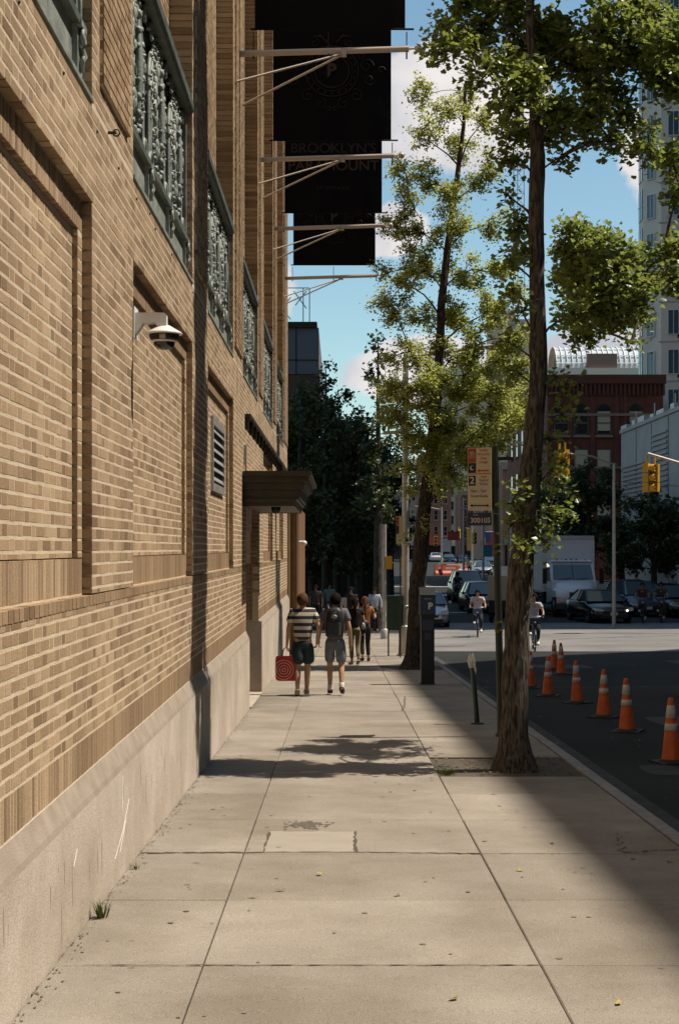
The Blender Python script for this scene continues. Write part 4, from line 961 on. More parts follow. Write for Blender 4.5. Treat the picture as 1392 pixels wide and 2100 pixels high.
for (px, rowz, arch) in ((1191, 0, 1), (1237, 0, 1), (1303, 0, 1), (1191, 1, 0), (1237, 1, 0), (1237, 2, 0), (1191, 2, 0), (1150, 0, 1), (1150, 1, 0), (1303, 1, 0)):
    x = X_at(px, yr); z0, z1 = ((10.6, 12.5), (6.6, 9.5), (3.0, 5.6))[rowz]; hw = .56
    top = [(x+hw*math.cos(a), z1+(.55 if arch else .0)*math.sin(a)) for a in np.linspace(0, PI, 9)] if arch else [(x+hw, z1), (x-hw, z1)]
    poly = [(x-hw, z0), (x+hw, z0)]+top
    b = MB(); b.prism(poly, yr-.02, yr+.02, 'y'); f = b.build('window', M_GLASSD, T5)
    b = MB(); zm = (z0+z1)/2; b.box(x-hw, x+hw, yr-.07, yr-.02, zm-.05, zm+.05); b.box(x-hw, x+hw, yr-.07, yr-.02, z0, z0+.08); b.box(x-hw, x-hw+.07, yr-.07, yr-.02, z0, z1); b.box(x+hw-.07, x+hw, yr-.07, yr-.02, z0, z1); b.build('sash', mat('sash_paint', (.12, .16, .13), .6), f)
    if px in (1237, 1303) or (px == 1191 and rowz == 1):
        b = MB(); b.box(x-hw+.08, x+hw-.08, yr-.04, yr-.025, zm+(.0 if rowz else -.6), z1-.05); b.build('blind', M_BLIND, f)
    b = MB(); b.box(x-hw-.12, x+hw+.12, yr-.2, yr, z0-.18, z0); b.build('sill', M_STONE, f)
windows(T5, 16.2, 120, 144, 2, 13, 6, 3, .45, .6, M_GLASSD, M_REDD, axis='y')
# tan block behind with glazed barrel roof
M_TAN = mat('tan_wall', (.50, .37, .26), .9, 0, (.56, .43, .31), .2)
T6 = thing('tan_block', 'tan block with a roof greenhouse behind the red brick warehouse', 'building')
yb6 = 330.0; KZ = yb6/205
def zz6(z): return EYE+(z-EYE)*KZ
b = MB(); b.box(21.7, 68, yb6, yb6+30, -1, zz6(26)); b.build('wall', M_TAN, T6)
b = MB(); b.box(33.5, 42.6, yb6+2, yb6+15, zz6(26), zz6(32.4)); b.box(33.1, 43, yb6+1.5, yb6+15.5, zz6(32.4), zz6(33)); b.box(35.5, 38.6, yb6+3, yb6+12, zz6(33), zz6(34.3)); b.build('penthouse', M_TAN, T6)
b = MB(); b.box(21.3, 68, yb6-.6, yb6, zz6(25.3), zz6(26.2)); b.build('coping', mat('pale_coping', (.6, .52, .42), .8), T6)
windows(T6, yb6, 23, 47, 15, 39, 6, 5, .4, .5, M_GLASSD, axis='x')
GH = bpy.data.objects.new('greenhouse', None); COL.objects.link(GH); GH.parent = T6
M_GHG = mat('greenhouse_glass', (.62, .66, .68), .15, 0, spec=.8)
gx0, gx1, zb6 = 47.5, 66, zz6(26.2); ra, rz_ = 7.2, 5.6
b = MB(); b.grid([[(x, yb6+1+ra*(1-math.cos(a)), zb6+rz_*math.sin(a)) for x in (gx0, gx1)] for a in np.linspace(0, PI, 13)]); b.build('glazing', M_GHG, GH)
for i in range(17):
    x = gx0+(gx1-gx0)*i/16; b = MB(); b.tube([(x, yb6+.8+(ra+.1)*(1-math.cos(a)), zb6+(rz_+.1)*math.sin(a)) for a in np.linspace(0, PI, 11)], .14, 5); b.build('rib', M_WHITE, GH)
for z in (1.2, 3.0, 4.6):
    a = math.asin(z/rz_); b = MB(); b.tube([(gx0, yb6+.7+(ra+.1)*(1-math.cos(a)), zb6+z), (gx1, yb6+.7+(ra+.1)*(1-math.cos(a)), zb6+z)], .1, 5); b.build('purlin', M_WHITE, GH)
b = MB(); b.box(54, 60.5, yb6-.2, yb6+.9, zb6, zb6+3.2); b.build('plant_room', mat('brown_shed', (.22, .13, .095), .8), T6)
# dark glass block top-left beyond the wall
T7 = thing('glass_block', 'dark glazed office block beyond the far end of the brick wall', 'building')
b = MB(); b.box(-22, -1.35, 95, 120, -1.5, 12.7); b.build('curtain_wall', M_GLASSD, T7)
b = MB(); b.box(-22, -1.30, 94.8, 120, 12.7, 15.6); b.build('fascia', mat('slate_panel', (.13, .14, .16), .6), T7)
b = MB(); b.box(-22, -1.4, 94.6, 120, 15.6, 15.95); b.build('roof_edge', M_DARK, T7)
b = MB()
for x in (-2.75, -4.2): b.box(x, x+.05, 94.75, 94.8, 12.7, 15.6)
b.box(-22, -1.3, 94.75, 94.8, 13.55, 13.6); b.build('panel_seam', M_DARK, T7)
b = MB()
for z in range(0, 12, 3): b.box(-22, -1.36, 94.9, 95, z, z+.12)
for x in np.arange(-20, -1.5, 1.6): b.box(x, x+.08, 94.9, 95, -1, 12.7)
b.build('mullion', mat('mullion_dark', (.03, .035, .04), .4), T7)
b = MB(); b.box(-1.36, -1.28, 95, 96.5, 9.8, 15.2); b.build('sunlit_edge_strip', mat('sunlit_edge_strip', (.38, .24, .16), .6), T7)  # strip coloured lighter to paint in the sunlit right-hand edge
b = MB()
for (p, q) in (((-4.8, 96, 18.3), (-1.9, 96, 18.3)), ((-1.9, 96, 18.3), (-1.9, 96, 15.9)), ((-2.3, 96, 18.3), (-2.3, 96, 15.9)), ((-4.2, 96, 16.3), (-3.1, 96, 17.7)), ((-3.1, 96, 16.3), (-4.2, 96, 17.7)), ((-2.9, 96, 18.1), (-2.1, 96, 17.0)), ((-2.1, 96, 18.1), (-2.8, 96, 17.2)), ((-4.8, 96, 15.9), (-4.8, 96, 18.3))): b.tube([p, q], .03, 5)
b.build('roof_railing', M_DARK, T7)
# dark shop block under the trees
T8 = thing('corner_shops', 'dark corner shop block in deep shade under the trees', 'building')
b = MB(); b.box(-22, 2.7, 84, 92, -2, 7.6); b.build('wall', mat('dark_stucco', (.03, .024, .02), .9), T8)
M_LAMP = mat('shop_glow', (.8, .3, .06), .5, emit=(1, .38, .10), estr=.5)
M_AWN = mat('awning_cloth', (.06, .012, .01), .8)
for i, (px, py, wpx, hpx) in enumerate(((668, 1126, 20, 8), (705, 1160, 18, 7), (690, 1139, 40, 2), (745, 1118, 8, 5), (660, 1142, 4, 14), (712, 1132, 5, 10))):
    c = at(px, py, 83.9); b = MB(); hw, hh = wpx/2/F*84, hpx/2/F*84; b.box(c.x-hw, c.x+hw, 83.86, 83.94, c.z-hh, c.z+hh); b.build('lit_window', M_LAMP, T8)
for x0 in (-1.9, .3): 
    b = MB(); b.prism([(83.9, 1.9), (82.7, 1.2), (82.7, .95), (83.9, 1.1)], x0, x0+2.0, 'x'); b.build('awning', M_AWN, T8)
windows(T8, 84, -3.5, 2.6, 2.6, 4.8, 4, 1, .5, .7, M_GLASSD, axis='x')
# far row at the end of the street
cols = [((.21, .09, .06), 'brown-red'), ((.36, .28, .20), 'buff'), ((.17, .08, .055), 'dark red'), ((.30, .26, .23), 'grey'), ((.25, .12, .08), 'rust'), ((.33, .25, .18), 'sandy')]
FAR = [(862, 925, 930, 235, 0, 3, 5, 'far rust brick house seen between the two ginkgo trunks'), (918, 950, 985, 300, 1, 2, 4, 'narrow buff far house left of the parking sign'), (945, 990, 1010, 270, 2, 3, 4, 'far dark red house behind the blue number plate'),
       (985, 1045, 950, 250, 3, 3, 6, 'far grey house behind the green sign post'), (1030, 1075, 955, 200, 4, 2, 5, 'far rust house behind the near trunk'), (800, 870, 1010, 260, 5, 3, 4, 'far sandy house left of the second trunk')]
for px0, px1, pyt, d, ci, nu, nz, lb in FAR:
    T = thing('far_house', lb, 'building'); x0, x1 = X_at(px0, d), X_at(px1, d); zt = EYE+(HOR-pyt)/F*d
    b = MB(); b.box(x0, x1, d, d+14, -2, zt); b.build('wall', mat('far_wall_%d' % ci, cols[ci][0], .9, 0, tuple(c*1.25 for c in cols[ci][0]), .8), T)
    b = MB(); b.box(x0-.1, x1+.1, d-.3, d, zt-.5, zt+.2); b.build('cornice', M_STONE, T)
    windows(T, d, x0+.2, x1-.2, 3.2, zt-.8, nu, nz, .42, .6, M_GLASSD, M_STONE)
    b = MB(); b.box(x0+.2, x1-.2, d-.9, d, 2.3, 3.0); b.build('shop_sign', mat('sign_%d' % ci, [(.4, .05, .03), (.5, .45, .4), (.05, .1, .2), (.5, .3, .05), (.1, .25, .15), (.45, .4, .35)][ci], .6), T)
    b = MB(); b.box(x0+.3, x1-.3, d-.05, d, -.5, 2.2); b.build('shop_window', M_GLASSD, T)
# street flags
for px, py, d, lb in ((1004, 1092, 190, 'small striped flag hanging by the green post'), (965, 1085, 200, 'orange pennant on the far street')):
    T = thing('flag', lb, 'flag', at(px, py, d)); b = MB(); hw = .55; b.grid([[(x*hw, .05*math.sin(x*3+z), -z*1.9) for x in (-1, -.3, .3, 1)] for z in (0, .5, 1, 1.5)]); 
    b.build('cloth', mat('flag_cloth_%d' % d, (.35, .08, .08) if d == 190 else (.6, .26, .03), .8), T)
    if d == 190: b = MB(); b.box(-hw, .0, -.07, -.05, -1.2, 0); b.build('canton', mat('flag_blue', (.05, .07, .2), .8), T)
    b = MB(); b.tube([(-.6, 0, .1), (.9, 0, .1)], .04, 5); b.build('staff', M_STEEL, T)
# lattice mast
TM = thing('lattice_mast', 'thin lattice radio mast rising against the sky behind the near tree', 'mast', (X_at(1062, 300), 300, 20))
b = MB(); wz = 1.3
for sx, sy in ((-1, -1), (1, -1), (0, 1)): b.tube([(sx*wz, sy*wz, 0), (sx*wz*.6, sy*wz*.6, 104)], .08, 4)
for i in range(40):
    z = i*2.6; s0, s1 = wz*(1-.4*z/104), wz*(1-.4*(z+2.6)/104); b.tube([(-s0, -s0, z), (s1, -s1, z+2.6)], .05, 3); b.tube([(s0, -s0, z), (-s1, -s1, z+2.6)], .05, 3); b.tube([(-s0, -s0, z), (s0, -s0, z)], .05, 3)
b.build('lattice', mat('mast_paint', (.25, .24, .27), .6), TM)
# ------------------------------------------------------------------ street furniture
M_POST = mat('green_post', (.018, .026, .020), .5, .2); M_SIGNB = mat('sign_face', (.62, .53, .36), .5); M_SRED = mat('sign_red', (.42, .045, .02), .5); M_SBLK = mat('sign_black', (.015, .015, .017), .5)
M_SBLUE = mat('sign_navy', (.015, .022, .05), .5); M_SRTXT = mat('sign_red_print', (.45, .06, .03), .5); M_SIGNW = mat('sign_print_pale', (.60, .57, .50), .5); M_YEL = mat('signal_yellow', (.60, .33, .03), .45)
def ring(m, cx_, cz, r, t, y, n=20, mi=0): m.tube([(cx_+r*math.cos(a), y, cz+r*math.sin(a)) for a in np.linspace(0, 2*PI, n+1)], t, 4, mi, caps=False)
ds = 18.2; psx = X_at(1027, ds)
SP = thing('sign_post', 'tall dark green post with parking signs behind the near trunk', 'sign post', (psx, ds, walk_z(ds)))
top = EYE+(HOR-915)/F*ds-walk_z(ds); lean = X_at(1014, ds)-psx
m = MB(); m.tube([(0, 0, 0), (lean*.5, 0, top*.5), (lean, 0, top)], [.046, .042, .04], 8); m.lathe((0, 0, 0), [(.07, 0), (.07, .02), (.05, .05)], 12); m.build('post', M_POST, SP)
for z in (1.25, 1.35, 2.2, 2.28): m = MB(); m.lathe((lean*z/top, 0, z), [(.045, 0), (.048, .01), (.048, .03), (.045, .04)], 12); m.build('strap', mat('tarnished_band', (.10, .09, .03), .5, .5), SP)
SG = bpy.data.objects.new('parking_sign', None); COL.objects.link(SG); SG.parent = SP; SG.location = (lean-.045, -.06, top-.02); SG.rotation_euler = (0, 0, R(-24))
SW, SH = .30, .755
m = MB(); m.box(-SW, 0, -.003, .003, -SH, 0); m.build('plate', M_SIGNB, SG)
m = MB(); m.box(-SW+.005, -SW+.105, -.006, -.003, -.175, -.005); m.build('red_field', M_SRED, SG)
m = MB(); m.box(-SW+.005, -SW+.105, -.006, -.003, -.30, -.18); m.build('black_field', M_SBLK, SG)
m = MB(); ring(m, -SW+.055, -.085, .038, .004, -.008); m.tube([(-SW+.03, -.008, -.06), (-SW+.08, -.008, -.11)], .004, 4); m.build('symbol', M_SIGNW, SG)
text('P', .075, M_SIGNW, SG, (-SW+.055, -.008, -.085), (PI/2, 0, 0), bold=.001)
m = MB(); a_ = [(.028*math.cos(a), .028*math.sin(a)) for a in np.linspace(.9, 5.4, 12)]; b_ = [(.012+.022*math.cos(a), .006+.022*math.sin(a)) for a in np.linspace(5.2, 1.1, 12)]
m.prism([(-SW+.055+x, -.24+z) for x, z in a_+b_], -.009, -.006, 'y'); m.build('moon', M_SIGNW, SG)
for i, s in enumerate(('Monday', 'Wednesday', 'Friday', 'Midnight')): text(s, .042, M_SRTXT, SG, (-SW+.20, -.008, -.03-i*.048), (PI/2, 0, 0), sx=.8)
def arrow(par, x0, x1, z, m_, both=False, t=.007):
    m = MB(); m.box(x0+.02, x1-(.02 if both else 0), -.009, -.006, z-t, z+t); m.prism([(x0, z), (x0+.03, z+.02), (x0+.03, z-.02)], -.009, -.006, 'y')
    if both: m.prism([(x1, z), (x1-.03, z-.02), (x1-.03, z+.02)], -.009, -.006, 'y')
    m.build('arrow', m_, par)
arrow(SG, -.18, -.03, -.275, M_SRTXT)
m = MB(); m.box(-SW+.005, -.005, -.006, -.003, -.316, -.308); m.build('divider', M_SRTXT, SG)
m = MB(); m.box(-SW+.012, -SW+.10, -.006, -.003, -.455, -.335); m.build('number_field', M_SBLK, SG); text('2', .12, M_SIGNW, SG, (-SW+.056, -.008, -.395), (PI/2, 0, 0), bold=.002)
for i, s in enumerate(('Hour', 'Metered', 'Parking')): text(s, .04, M_SBLK, SG, (-SW+.20, -.008, -.35-i*.042), (PI/2, 0, 0), sx=.85)
text('9am - 7pm', .052, M_SBLK, SG, (-SW+.14, -.008, -.52), (PI/2, 0, 0), sx=.9); text('Except Sunday', .046, M_SBLK, SG, (-SW+.15, -.008, -.58), (PI/2, 0, 0), sx=.8)
arrow(SG, -SW+.03, -.03, -.695, M_SBLK, True)
NP = bpy.data.objects.new('number_plate', None); COL.objects.link(NP); NP.parent = SP; NP.location = (lean-.045, -.06, top-.8); NP.rotation_euler = (0, 0, R(-24))
m = MB(); m.box(-.30, 0, -.003, .003, -.155, 0); m.build('plate', M_SBLUE, NP); text('300105', .085, M_SIGNW, NP, (-.14, -.006, -.095), (PI/2, 0, 0), sx=1.0, bold=.001); text('Zone', .03, M_SIGNW, NP, (-.2, -.006, -.025), (PI/2, 0, 0))
m = MB(); m.box(-.01, .012, -.02, .31, top-.76, top-.02); o = m.build('rear_sign', M_SBLK, SP, loc=(lean-.045, 0, 0), rot=(0, 0, R(-12)))
m = MB(); m.box(lean-.03, lean+.22, -.02, .0, top-.17, top-.13); m.build('side_bracket', M_POST, SP)
# leaning stub post with torn tape
db = 19.9; st_ = thing('stub_post', 'short leaning green post with torn silver tape at its top', 'post', (X_at(978, db), db, walk_z(db)))
l2 = X_at(966, db)-X_at(978, db)
m = MB(); m.tube([(0, 0, 0), (l2*.85, 0, .78)], .034, 12); m.build('post', mat('stub_paint', (.03, .045, .045), .35, .3), st_)
m = MB(); m.lathe((0, 0, 0), [(.085, 0), (.085, .012), (.04, .02)], 14); m.build('base_plate', M_POST, st_)
m = MB()
for i in range(9):
    a = i*.7; pts = [(l2*.85+.03*math.cos(a), .03*math.sin(a), .74), (l2+.035*math.cos(a+.3), .035*math.sin(a+.3), .84), (l2+.02*math.cos(a+.9)+random.uniform(-.02, .02), .02*math.sin(a), .90+random.uniform(-.04, .04))]
    m.tube(pts, [.014, .02, .006], 5)
m.tube([(l2+.02, -.03, .80), (l2+.05, -.04, .72), (l2+.055, -.04, .66)], [.012, .015, .004], 5)
m.build('torn_tape', M_STEEL, st_)
# parking meter
dm = 28.4; pm = thing('parking_meter', 'dark parking pay station with a white P on its face', 'parking meter', (X_at(876, dm), dm, walk_z(dm)))
M_METER = mat('meter_case', (.016, .018, .024), .45, .1); M_METB = mat('meter_blue', (.03, .05, .09), .5)
m = MB(); m.box(-.125, .125, -.13, .13, 0, 1.30); m.box(-.15, .15, -.16, .16, 0, .015); m.build('pedestal', M_METER, pm)
m = MB(); m.prism([(-.15, 1.30), (.15, 1.30), (.15, 1.80), (-.15, 1.66)], -.145, .145, 'x'); m.build('head', M_METER, pm)
m = MB(); m.prism([(-.15, 1.668), (.15, 1.808), (.15, 1.82), (-.15, 1.68)], -.15, .15, 'x'); m.build('solar_top', M_DARK, pm)
m = MB(); m.box(-.14, .14, -.152, -.146, 1.32, 1.65); m.build('front_panel', M_METB, pm)
text('P', .17, M_WHITE, pm, (.045, -.156, 1.47), (PI/2, 0, 0), bold=.006); text('Pay Here', .035, M_SIGNW, pm, (0, -.156, 1.61), (PI/2, 0, 0))
m = MB(); m.box(-.1, .1, -.138, -.131, 1.02, 1.22); m.box(-.06, .06, -.138, -.131, .85, .97); m.build('keypad', M_METB, pm)
# tall light pole
dp = 40.8; lp = thing('light_pole', 'tall pale aluminium street light pole left of the second tree', 'street light', (X_at(831, dp), dp, walk_z(dp)))
m = MB(); m.lathe((0, 0, 0), [(.23, 0), (.23, .05), (.19, .06), (.16, .8), (.12, .83), (.12, .9)], 8, smooth=False); m.build('base', M_POLE, lp)
m = MB(); m.tube([(0, 0, .85), (0, 0, 8.05)], [.105, .075], 12); m.build('pole', M_POLE, lp)
m = MB(); m.tube([(0, 0, 7.85), (.12, 0, 8.0), (.5, 0, 8.12), (2.5, .0, 8.4)], .045, 8); m.build('arm', M_POLE, lp)
m = MB(); m.prism([(2.4, 8.36), (2.5, 8.46), (2.9, 8.48), (3.05, 8.40), (3.0, 8.33)], -.12, .12, 'y'); m.build('lamp_head', M_POLE, lp)
m = MB(); m.tube([(0, 0, 4.45), (.2, 0, 4.55), (.75, 0, 4.75)], .035, 8); m.build('bracket_arm', M_POLE, lp)
m = MB(); m.prism([(-.62, 5.98), (-.60, 6.06), (-.1, 6.08), (0, 6.06), (0, 6.0)], -.1, .1, 'y'); m.build('side_lamp', M_POLE, lp)
for z in (1.3, 3.0, 4.4): m = MB(); m.lathe((0, 0, z), [(.10, 0), (.112, .01), (.112, .06), (.10, .07)], 12); m.build('band', M_STEEL, lp)
# green relay box
dg_ = 39.5; gb = thing('mail_box', 'dark green relay mail box on legs beside the light pole', 'mail box', (X_at(811, dg_), dg_+1.2, walk_z(40.7)))
m = MB(); m.box(-.19, .19, -.2, .2, .75, 1.55); m.prism([(-.2, 1.55), (.2, 1.55), (.2, 1.63), (-.2, 1.63)], -.19, .19, 'x'); m.build('box', mat('mailbox_green', (.012, .045, .022), .5), gb)
for sx in (-.15, .15): m = MB(); m.box(sx-.02, sx+.02, -.02, .02, 0, .75); m.build('leg', M_POST, gb)
# signals
def signal(name, loc, s, rz, label, par=None, heads=1, group=None):
    T = thing(name, label, 'traffic light', loc, rz, group)
    m = MB(); 
    for k in range(3):
        m.box(-.17*s, .17*s, -.11*s, .11*s, -(.36*k+.34)*s, -(.36*k)*s)
    m.box(-.03*s, .03*s, -.03*s, .03*s, 0, .3*s); m.build('housing', M_YEL, T)
    for k in range(3):
        v = MB(); c = (0, -.11*s, -(.36*k+.17)*s)
        v.lathe(c, [(.13*s, .0), (.13*s, .2*s)], 12, 0, Matrix.Rotation(PI/2, 3, 'X')); v.build('visor', M_YEL, T)
        v = MB(); v.lathe(c, [(0, .01), (.12*s, .01)], 12, 0, Matrix.Rotation(PI/2, 3, 'X')); v.build('lens', M_GLASSD, T)
    return T
def sig_mast(label, base, h, arm, label2, sgl):
    T = thing('signal_mast', label, 'signal mast', base)
    m = MB(); m.tube([(0, 0, 0), (0, 0, h)], [.1, .07], 10); m.build('mast', M_POLE, T)
    m = MB(); m.tube([(0, 0, h-.3), (arm[0]*.5, arm[1]*.5, h+.1), (arm[0], arm[1], arm[2])], .05, 8); m.build('arm', M_POLE, T)
    m = MB(); m.tube([(0, 0, h), (arm[0]*.6, arm[1]*.6, h+.12)], .012, 4); m.build('guy_wire', M_STEEL, T)
    return T
e1 = at(1148, 908, 60.5); b1 = Vector((X_at(1258, 63), 63, road_z(63)))
# slim mast right of the red building, its span arm carrying the near signal
T = thing('signal_mast', 'slim grey signal mast in front of the red warehouse with a long arm', 'signal mast', b1)
h = EYE+(HOR-950)/F*63-b1.z
m = MB(); m.tube([(0, 0, 0), (0, 0, h)], [.09, .06], 10); m.build('mast', M_POLE, T)
p1 = at(1165, 930, 60.5)-b1; m = MB(); m.tube([(0, 0, h-.05), Vector((0, 0, h-.05)).lerp(p1, .5)+Vector((0, 0, .12)), p1], .035, 6); m.build('arm', M_POLE, T)
p2 = at(1160, 945, 60.5)-b1; m = MB(); m.tube([(0, 0, h-.62), p2], .012, 5); m.tube([(0, 0, h-.75), at(1392, 997, 60.5)-b1], .012, 5); m.build('span_wire', M_DARK, T)
signal('traffic_light', at(1146, 925, 60.5), 1.0, R(55), 'yellow traffic light beside the near trunk, seen from the side')
signal('traffic_light', at(1158, 922, 60.7), .95, R(-60), 'yellow traffic light head just right of the trunk facing the cross street')
T = thing('arm_signal_mast', 'pale mast arm reaching in from the right edge holding a yellow signal', 'signal mast', (X_at(1500, 58), 58, road_z(58)))
q0 = at(1327, 930, 58)-T.location; q1 = at(1400, 952, 58)-T.location; q2 = at(1500, 985, 58)-T.location
m = MB(); m.tube([q0, q1, q2], [.05, .06, .075], 8); m.build('arm', M_POLE, T)
m = MB(); m.tube([(0, 0, 0), (0, 0, q2.z+.2)], [.12, .09], 10); m.build('mast', M_POLE, T)
signal('traffic_light', at(1325, 950, 58), 1.05, R(60), 'yellow traffic light hanging at the right below the pale arm, seen from the side')
signal('traffic_light', at(1341, 952, 58.2), 1.0, R(-35), 'yellow traffic light head facing right at the end of the pale arm')
T = thing('street_light_arm', 'pale street light arm reaching out behind the parking sign', 'street light', (X_at(1085, 64), 64, road_z(64)))
q0 = at(1012, 922, 64)-T.location; q1 = at(1062, 907, 64)-T.location
m = MB(); m.tube([q0, q1, (0, 0, q1.z-.3)], .05, 8); m.build('arm', M_POLE, T); m = MB(); m.tube([(0, 0, 0), (0, 0, q1.z)], .09, 8); m.build('pole', M_POLE, T)
m = MB(); m.cbox((q0.x-.1, 0, q0.z), (.5, .2, .1)); m.build('lamp_head', M_POLE, T)
# crossing pole with pedestrian signals
dq = 52; T = thing('signal_pole', 'slim pole with two yellow pedestrian signals beyond the light pole', 'signal mast', (X_at(788, dq), dq, walk_z(dq)))
hq = EYE+(HOR-1075)/F*dq-walk_z(dq)
m = MB(); m.tube([(0, 0, 0), (0, 0, hq)], .07, 10); m.lathe((0, 0, 0), [(.14, 0), (.14, .3), (.09, .35)], 8); m.build('pole', M_POLE, T)
z0 = EYE+(HOR-1167)/F*dq-walk_z(dq)
for x in (.14, .64): m = MB(); m.box(x-.1, x+.12, -.14, .14, z0, z0+.44); m.build('pedestrian_signal', M_YEL, T)
m = MB(); m.box(0, .6, -.02, .02, z0+.2, z0+.24); m.build('crossbar', M_POLE, T)
m = MB(); m.box(-.075, .075, -.075, -.06, .9, 1.3); m.box(-.06, .06, -.075, -.06, .6, .8); m.build('sticker', M_SIGNW, T)
dk = 38.5; T = thing('parking_sign', 'small yellow parking sign strip on a thin post left of the second trunk', 'sign', (X_at(822, dk), dk+.9, walk_z(dk)))
zz = EYE+(HOR-1115)/F*dk-walk_z(dk)
m = MB(); m.box(-.09, .09, -.005, .005, zz, zz+.72); m.build('plate', M_SIGNB, T)
m = MB(); m.box(-.088, -.02, -.009, -.005, zz+.50, zz+.70); m.build('red_field', M_SRED, T)
m = MB(); m.box(-.088, -.02, -.009, -.005, zz+.26, zz+.48); m.box(-.03, .05, -.009, -.005, zz+.08, zz+.1); m.build('black_field', M_SBLK, T)
m = MB(); m.tube([(.02, .03, 0), (.02, .03, zz+.75)], .02, 6); m.build('post', M_POST, T)

# cones
M_ORG = mat('cone_orange', (.62, .105, .012), .5, 0, (.50, .08, .01), 9); M_CWH = mat('cone_reflective', (.62, .58, .52), .45, 0, (.52, .48, .42), 20); M_CBL = mat('cone_base', (.015, .015, .014), .7)
def cone_proto(label):
    T = thing('traffic_cone', label, 'traffic cone', (0, 0, 0), 0, 'orange traffic cones on the road')
    def r(z): return .115-(.115-.03)*z/.72
    m = MB(); m.box(-.19, .19, -.19, .19, 0, .022); m.lathe((0, 0, 0), [(.16, .022), (.135, .04), (r(.03), .05)], 20); m.build('base', M_CBL, T)
    m = MB(); m.lathe((0, 0, 0), [(r(.03)+.006, .03), (r(.06), .06), (r(.71), .71), (.022, .722), (0, .724)], 20); m.build('body', M_ORG, T)
    for z0, z1 in ((.36, .44), (.50, .64)): m = MB(); m.lathe((0, 0, 0), [(r(z0)+.001, z0), (r(z0)+.004, z0+.003), (r(z1)+.004, z1-.003), (r(z1)+.001, z1)], 20); m.build('collar', M_CWH, T)
    return T
CN_ = [(1376, 1563, 16.7, 'orange cone at the right edge of the picture, largest and nearest'), (1285, 1500, 20.4, 'second nearest cone'), (1237, 1472, 22.7, 'third nearest cone'), (1183, 1443, 25.6, 'fourth nearest cone'),
       (1123, 1428, 27.3, 'fifth nearest cone'), (1087, 1411, 29.7, ''), (1150, 1383, 34.4, ''), (1135, 1369, 36.6, '')]
CL = ['largest and nearest orange cone at the right edge of the picture', 'second nearest orange cone, last but one on the right', 'orange cone with a slight lean, third from the right', 'orange cone fourth from the right in the line',
      'orange cone fifth from the right, first wholly clear of the trunk', 'orange cone half hidden behind the near tree trunk', 'orange cone standing farther out, in front of the smallest one', 'smallest and farthest orange cone, half behind another cone']
pc = cone_proto(CL[0])
for i, (px, py, d, _) in enumerate(CN_):
    o = pc if i == 0 else copy_tree(pc); o.location = (X_at(px, d), d, road_z(d)); o.rotation_euler = (R(random.uniform(-1.5, 1.5)), R(random.uniform(-2, 2)), random.uniform(0, 1.5)); o['label'] = CL[i]
# jersey barriers far up the road
M_BO = mat('barrier_orange', (.55, .12, .05), .6); M_BW = mat('barrier_white', (.60, .52, .48), .6)
BP = [(908, 152, 0), (922, 152, 0), (932, 158, 1), (944, 162, 0), (915, 170, 1), (955, 165, 1), (968, 170, 1), (980, 172, 0)]
BPL = ['leftmost orange plastic barrier of the far row', 'orange plastic barrier next to the leftmost one', 'white plastic barrier at the bend of the row', 'orange plastic barrier between the two white ones in the middle',
       'white plastic barrier set back behind the orange ones', 'white plastic barrier left of the last two', 'white plastic barrier next to the rightmost one', 'rightmost orange plastic barrier by the silver car']
for i, (px, d, k_) in enumerate(BP):
    T = thing('road_barrier', BPL[i], 'barrier', (X_at(px, d), d, road_z(d)), R(25 if i < 4 else 5), 'plastic road barriers')
    m = MB(); m.prism([(-.3, 0), (.3, 0), (.3, .2), (.12, .45), (.1, 1.0), (-.1, 1.0), (-.12, .45), (-.3, .2)], -.95, .95, 'x'); m.build('shell', (M_BO, M_BW)[k_], T)
    m = MB(); m.box(-.6, .6, -.12, -.10, .6, .8); m.build('stripe', (M_BW, M_BO)[k_], T)

# clutter up the street: poles, signals and hanging signs
for px, pyt, d, arm, lb in ((905, 1040, 170, -3.0, 'far street pole with a short arm, right of the second trunk'), (950, 1020, 140, 2.2, 'far street pole below the number plate'), (967, 1055, 155, 0, 'thin far pole left of the green post'), (990, 1045, 130, -2.0, 'far street pole just left of the green post'), (1048, 1010, 120, 2.5, 'far street pole behind the near trunk')):
    T = thing('street_pole', lb, 'pole', (X_at(px, d), d, road_z(d))); hh = EYE+(HOR-pyt)/F*d-road_z(d)
    m = MB(); m.tube([(0, 0, 0), (0, 0, hh)], [.12, .08], 8); m.build('pole', M_POLE, T)
    if arm: m = MB(); m.tube([(0, 0, hh-.3), (arm*.5, 0, hh), (arm, 0, hh+.1)], .05, 6); m.build('arm', M_POLE, T)
for px, py, d, rz, lb in ((972, 1092, 140, 20, 'small far yellow signal left of the green post'), (893, 1100, 165, 0, 'tiny far yellow signal beside the second trunk'), (940, 1085, 172, -30, 'tiny far yellow signal below the number plate')):
    signal('traffic_light', at(px, py, d), 1.0, R(rz), lb)
for px, py, d, c, w_, h_, lb in ((930, 1100, 150, (.5, .06, .04), 1.2, .8, 'far red hanging shop sign'), (915, 1118, 160, (.55, .5, .45), .9, 1.4, 'far pale hanging shop sign'), (1000, 1130, 145, (.05, .2, .3), .8, 1.0, 'far blue hanging shop sign')):
    T = thing('hanging_sign', lb, 'sign', at(px, py, d)); m = MB(); m.box(-w_/2, w_/2, -.05, .05, -h_/2, h_/2); m.build('panel', mat('hang_%d' % px, c, .6), T); m = MB(); m.box(-w_/2, 1.2, -.03, .03, h_/2, h_/2+.06); m.build('bracket', M_DARK, T)
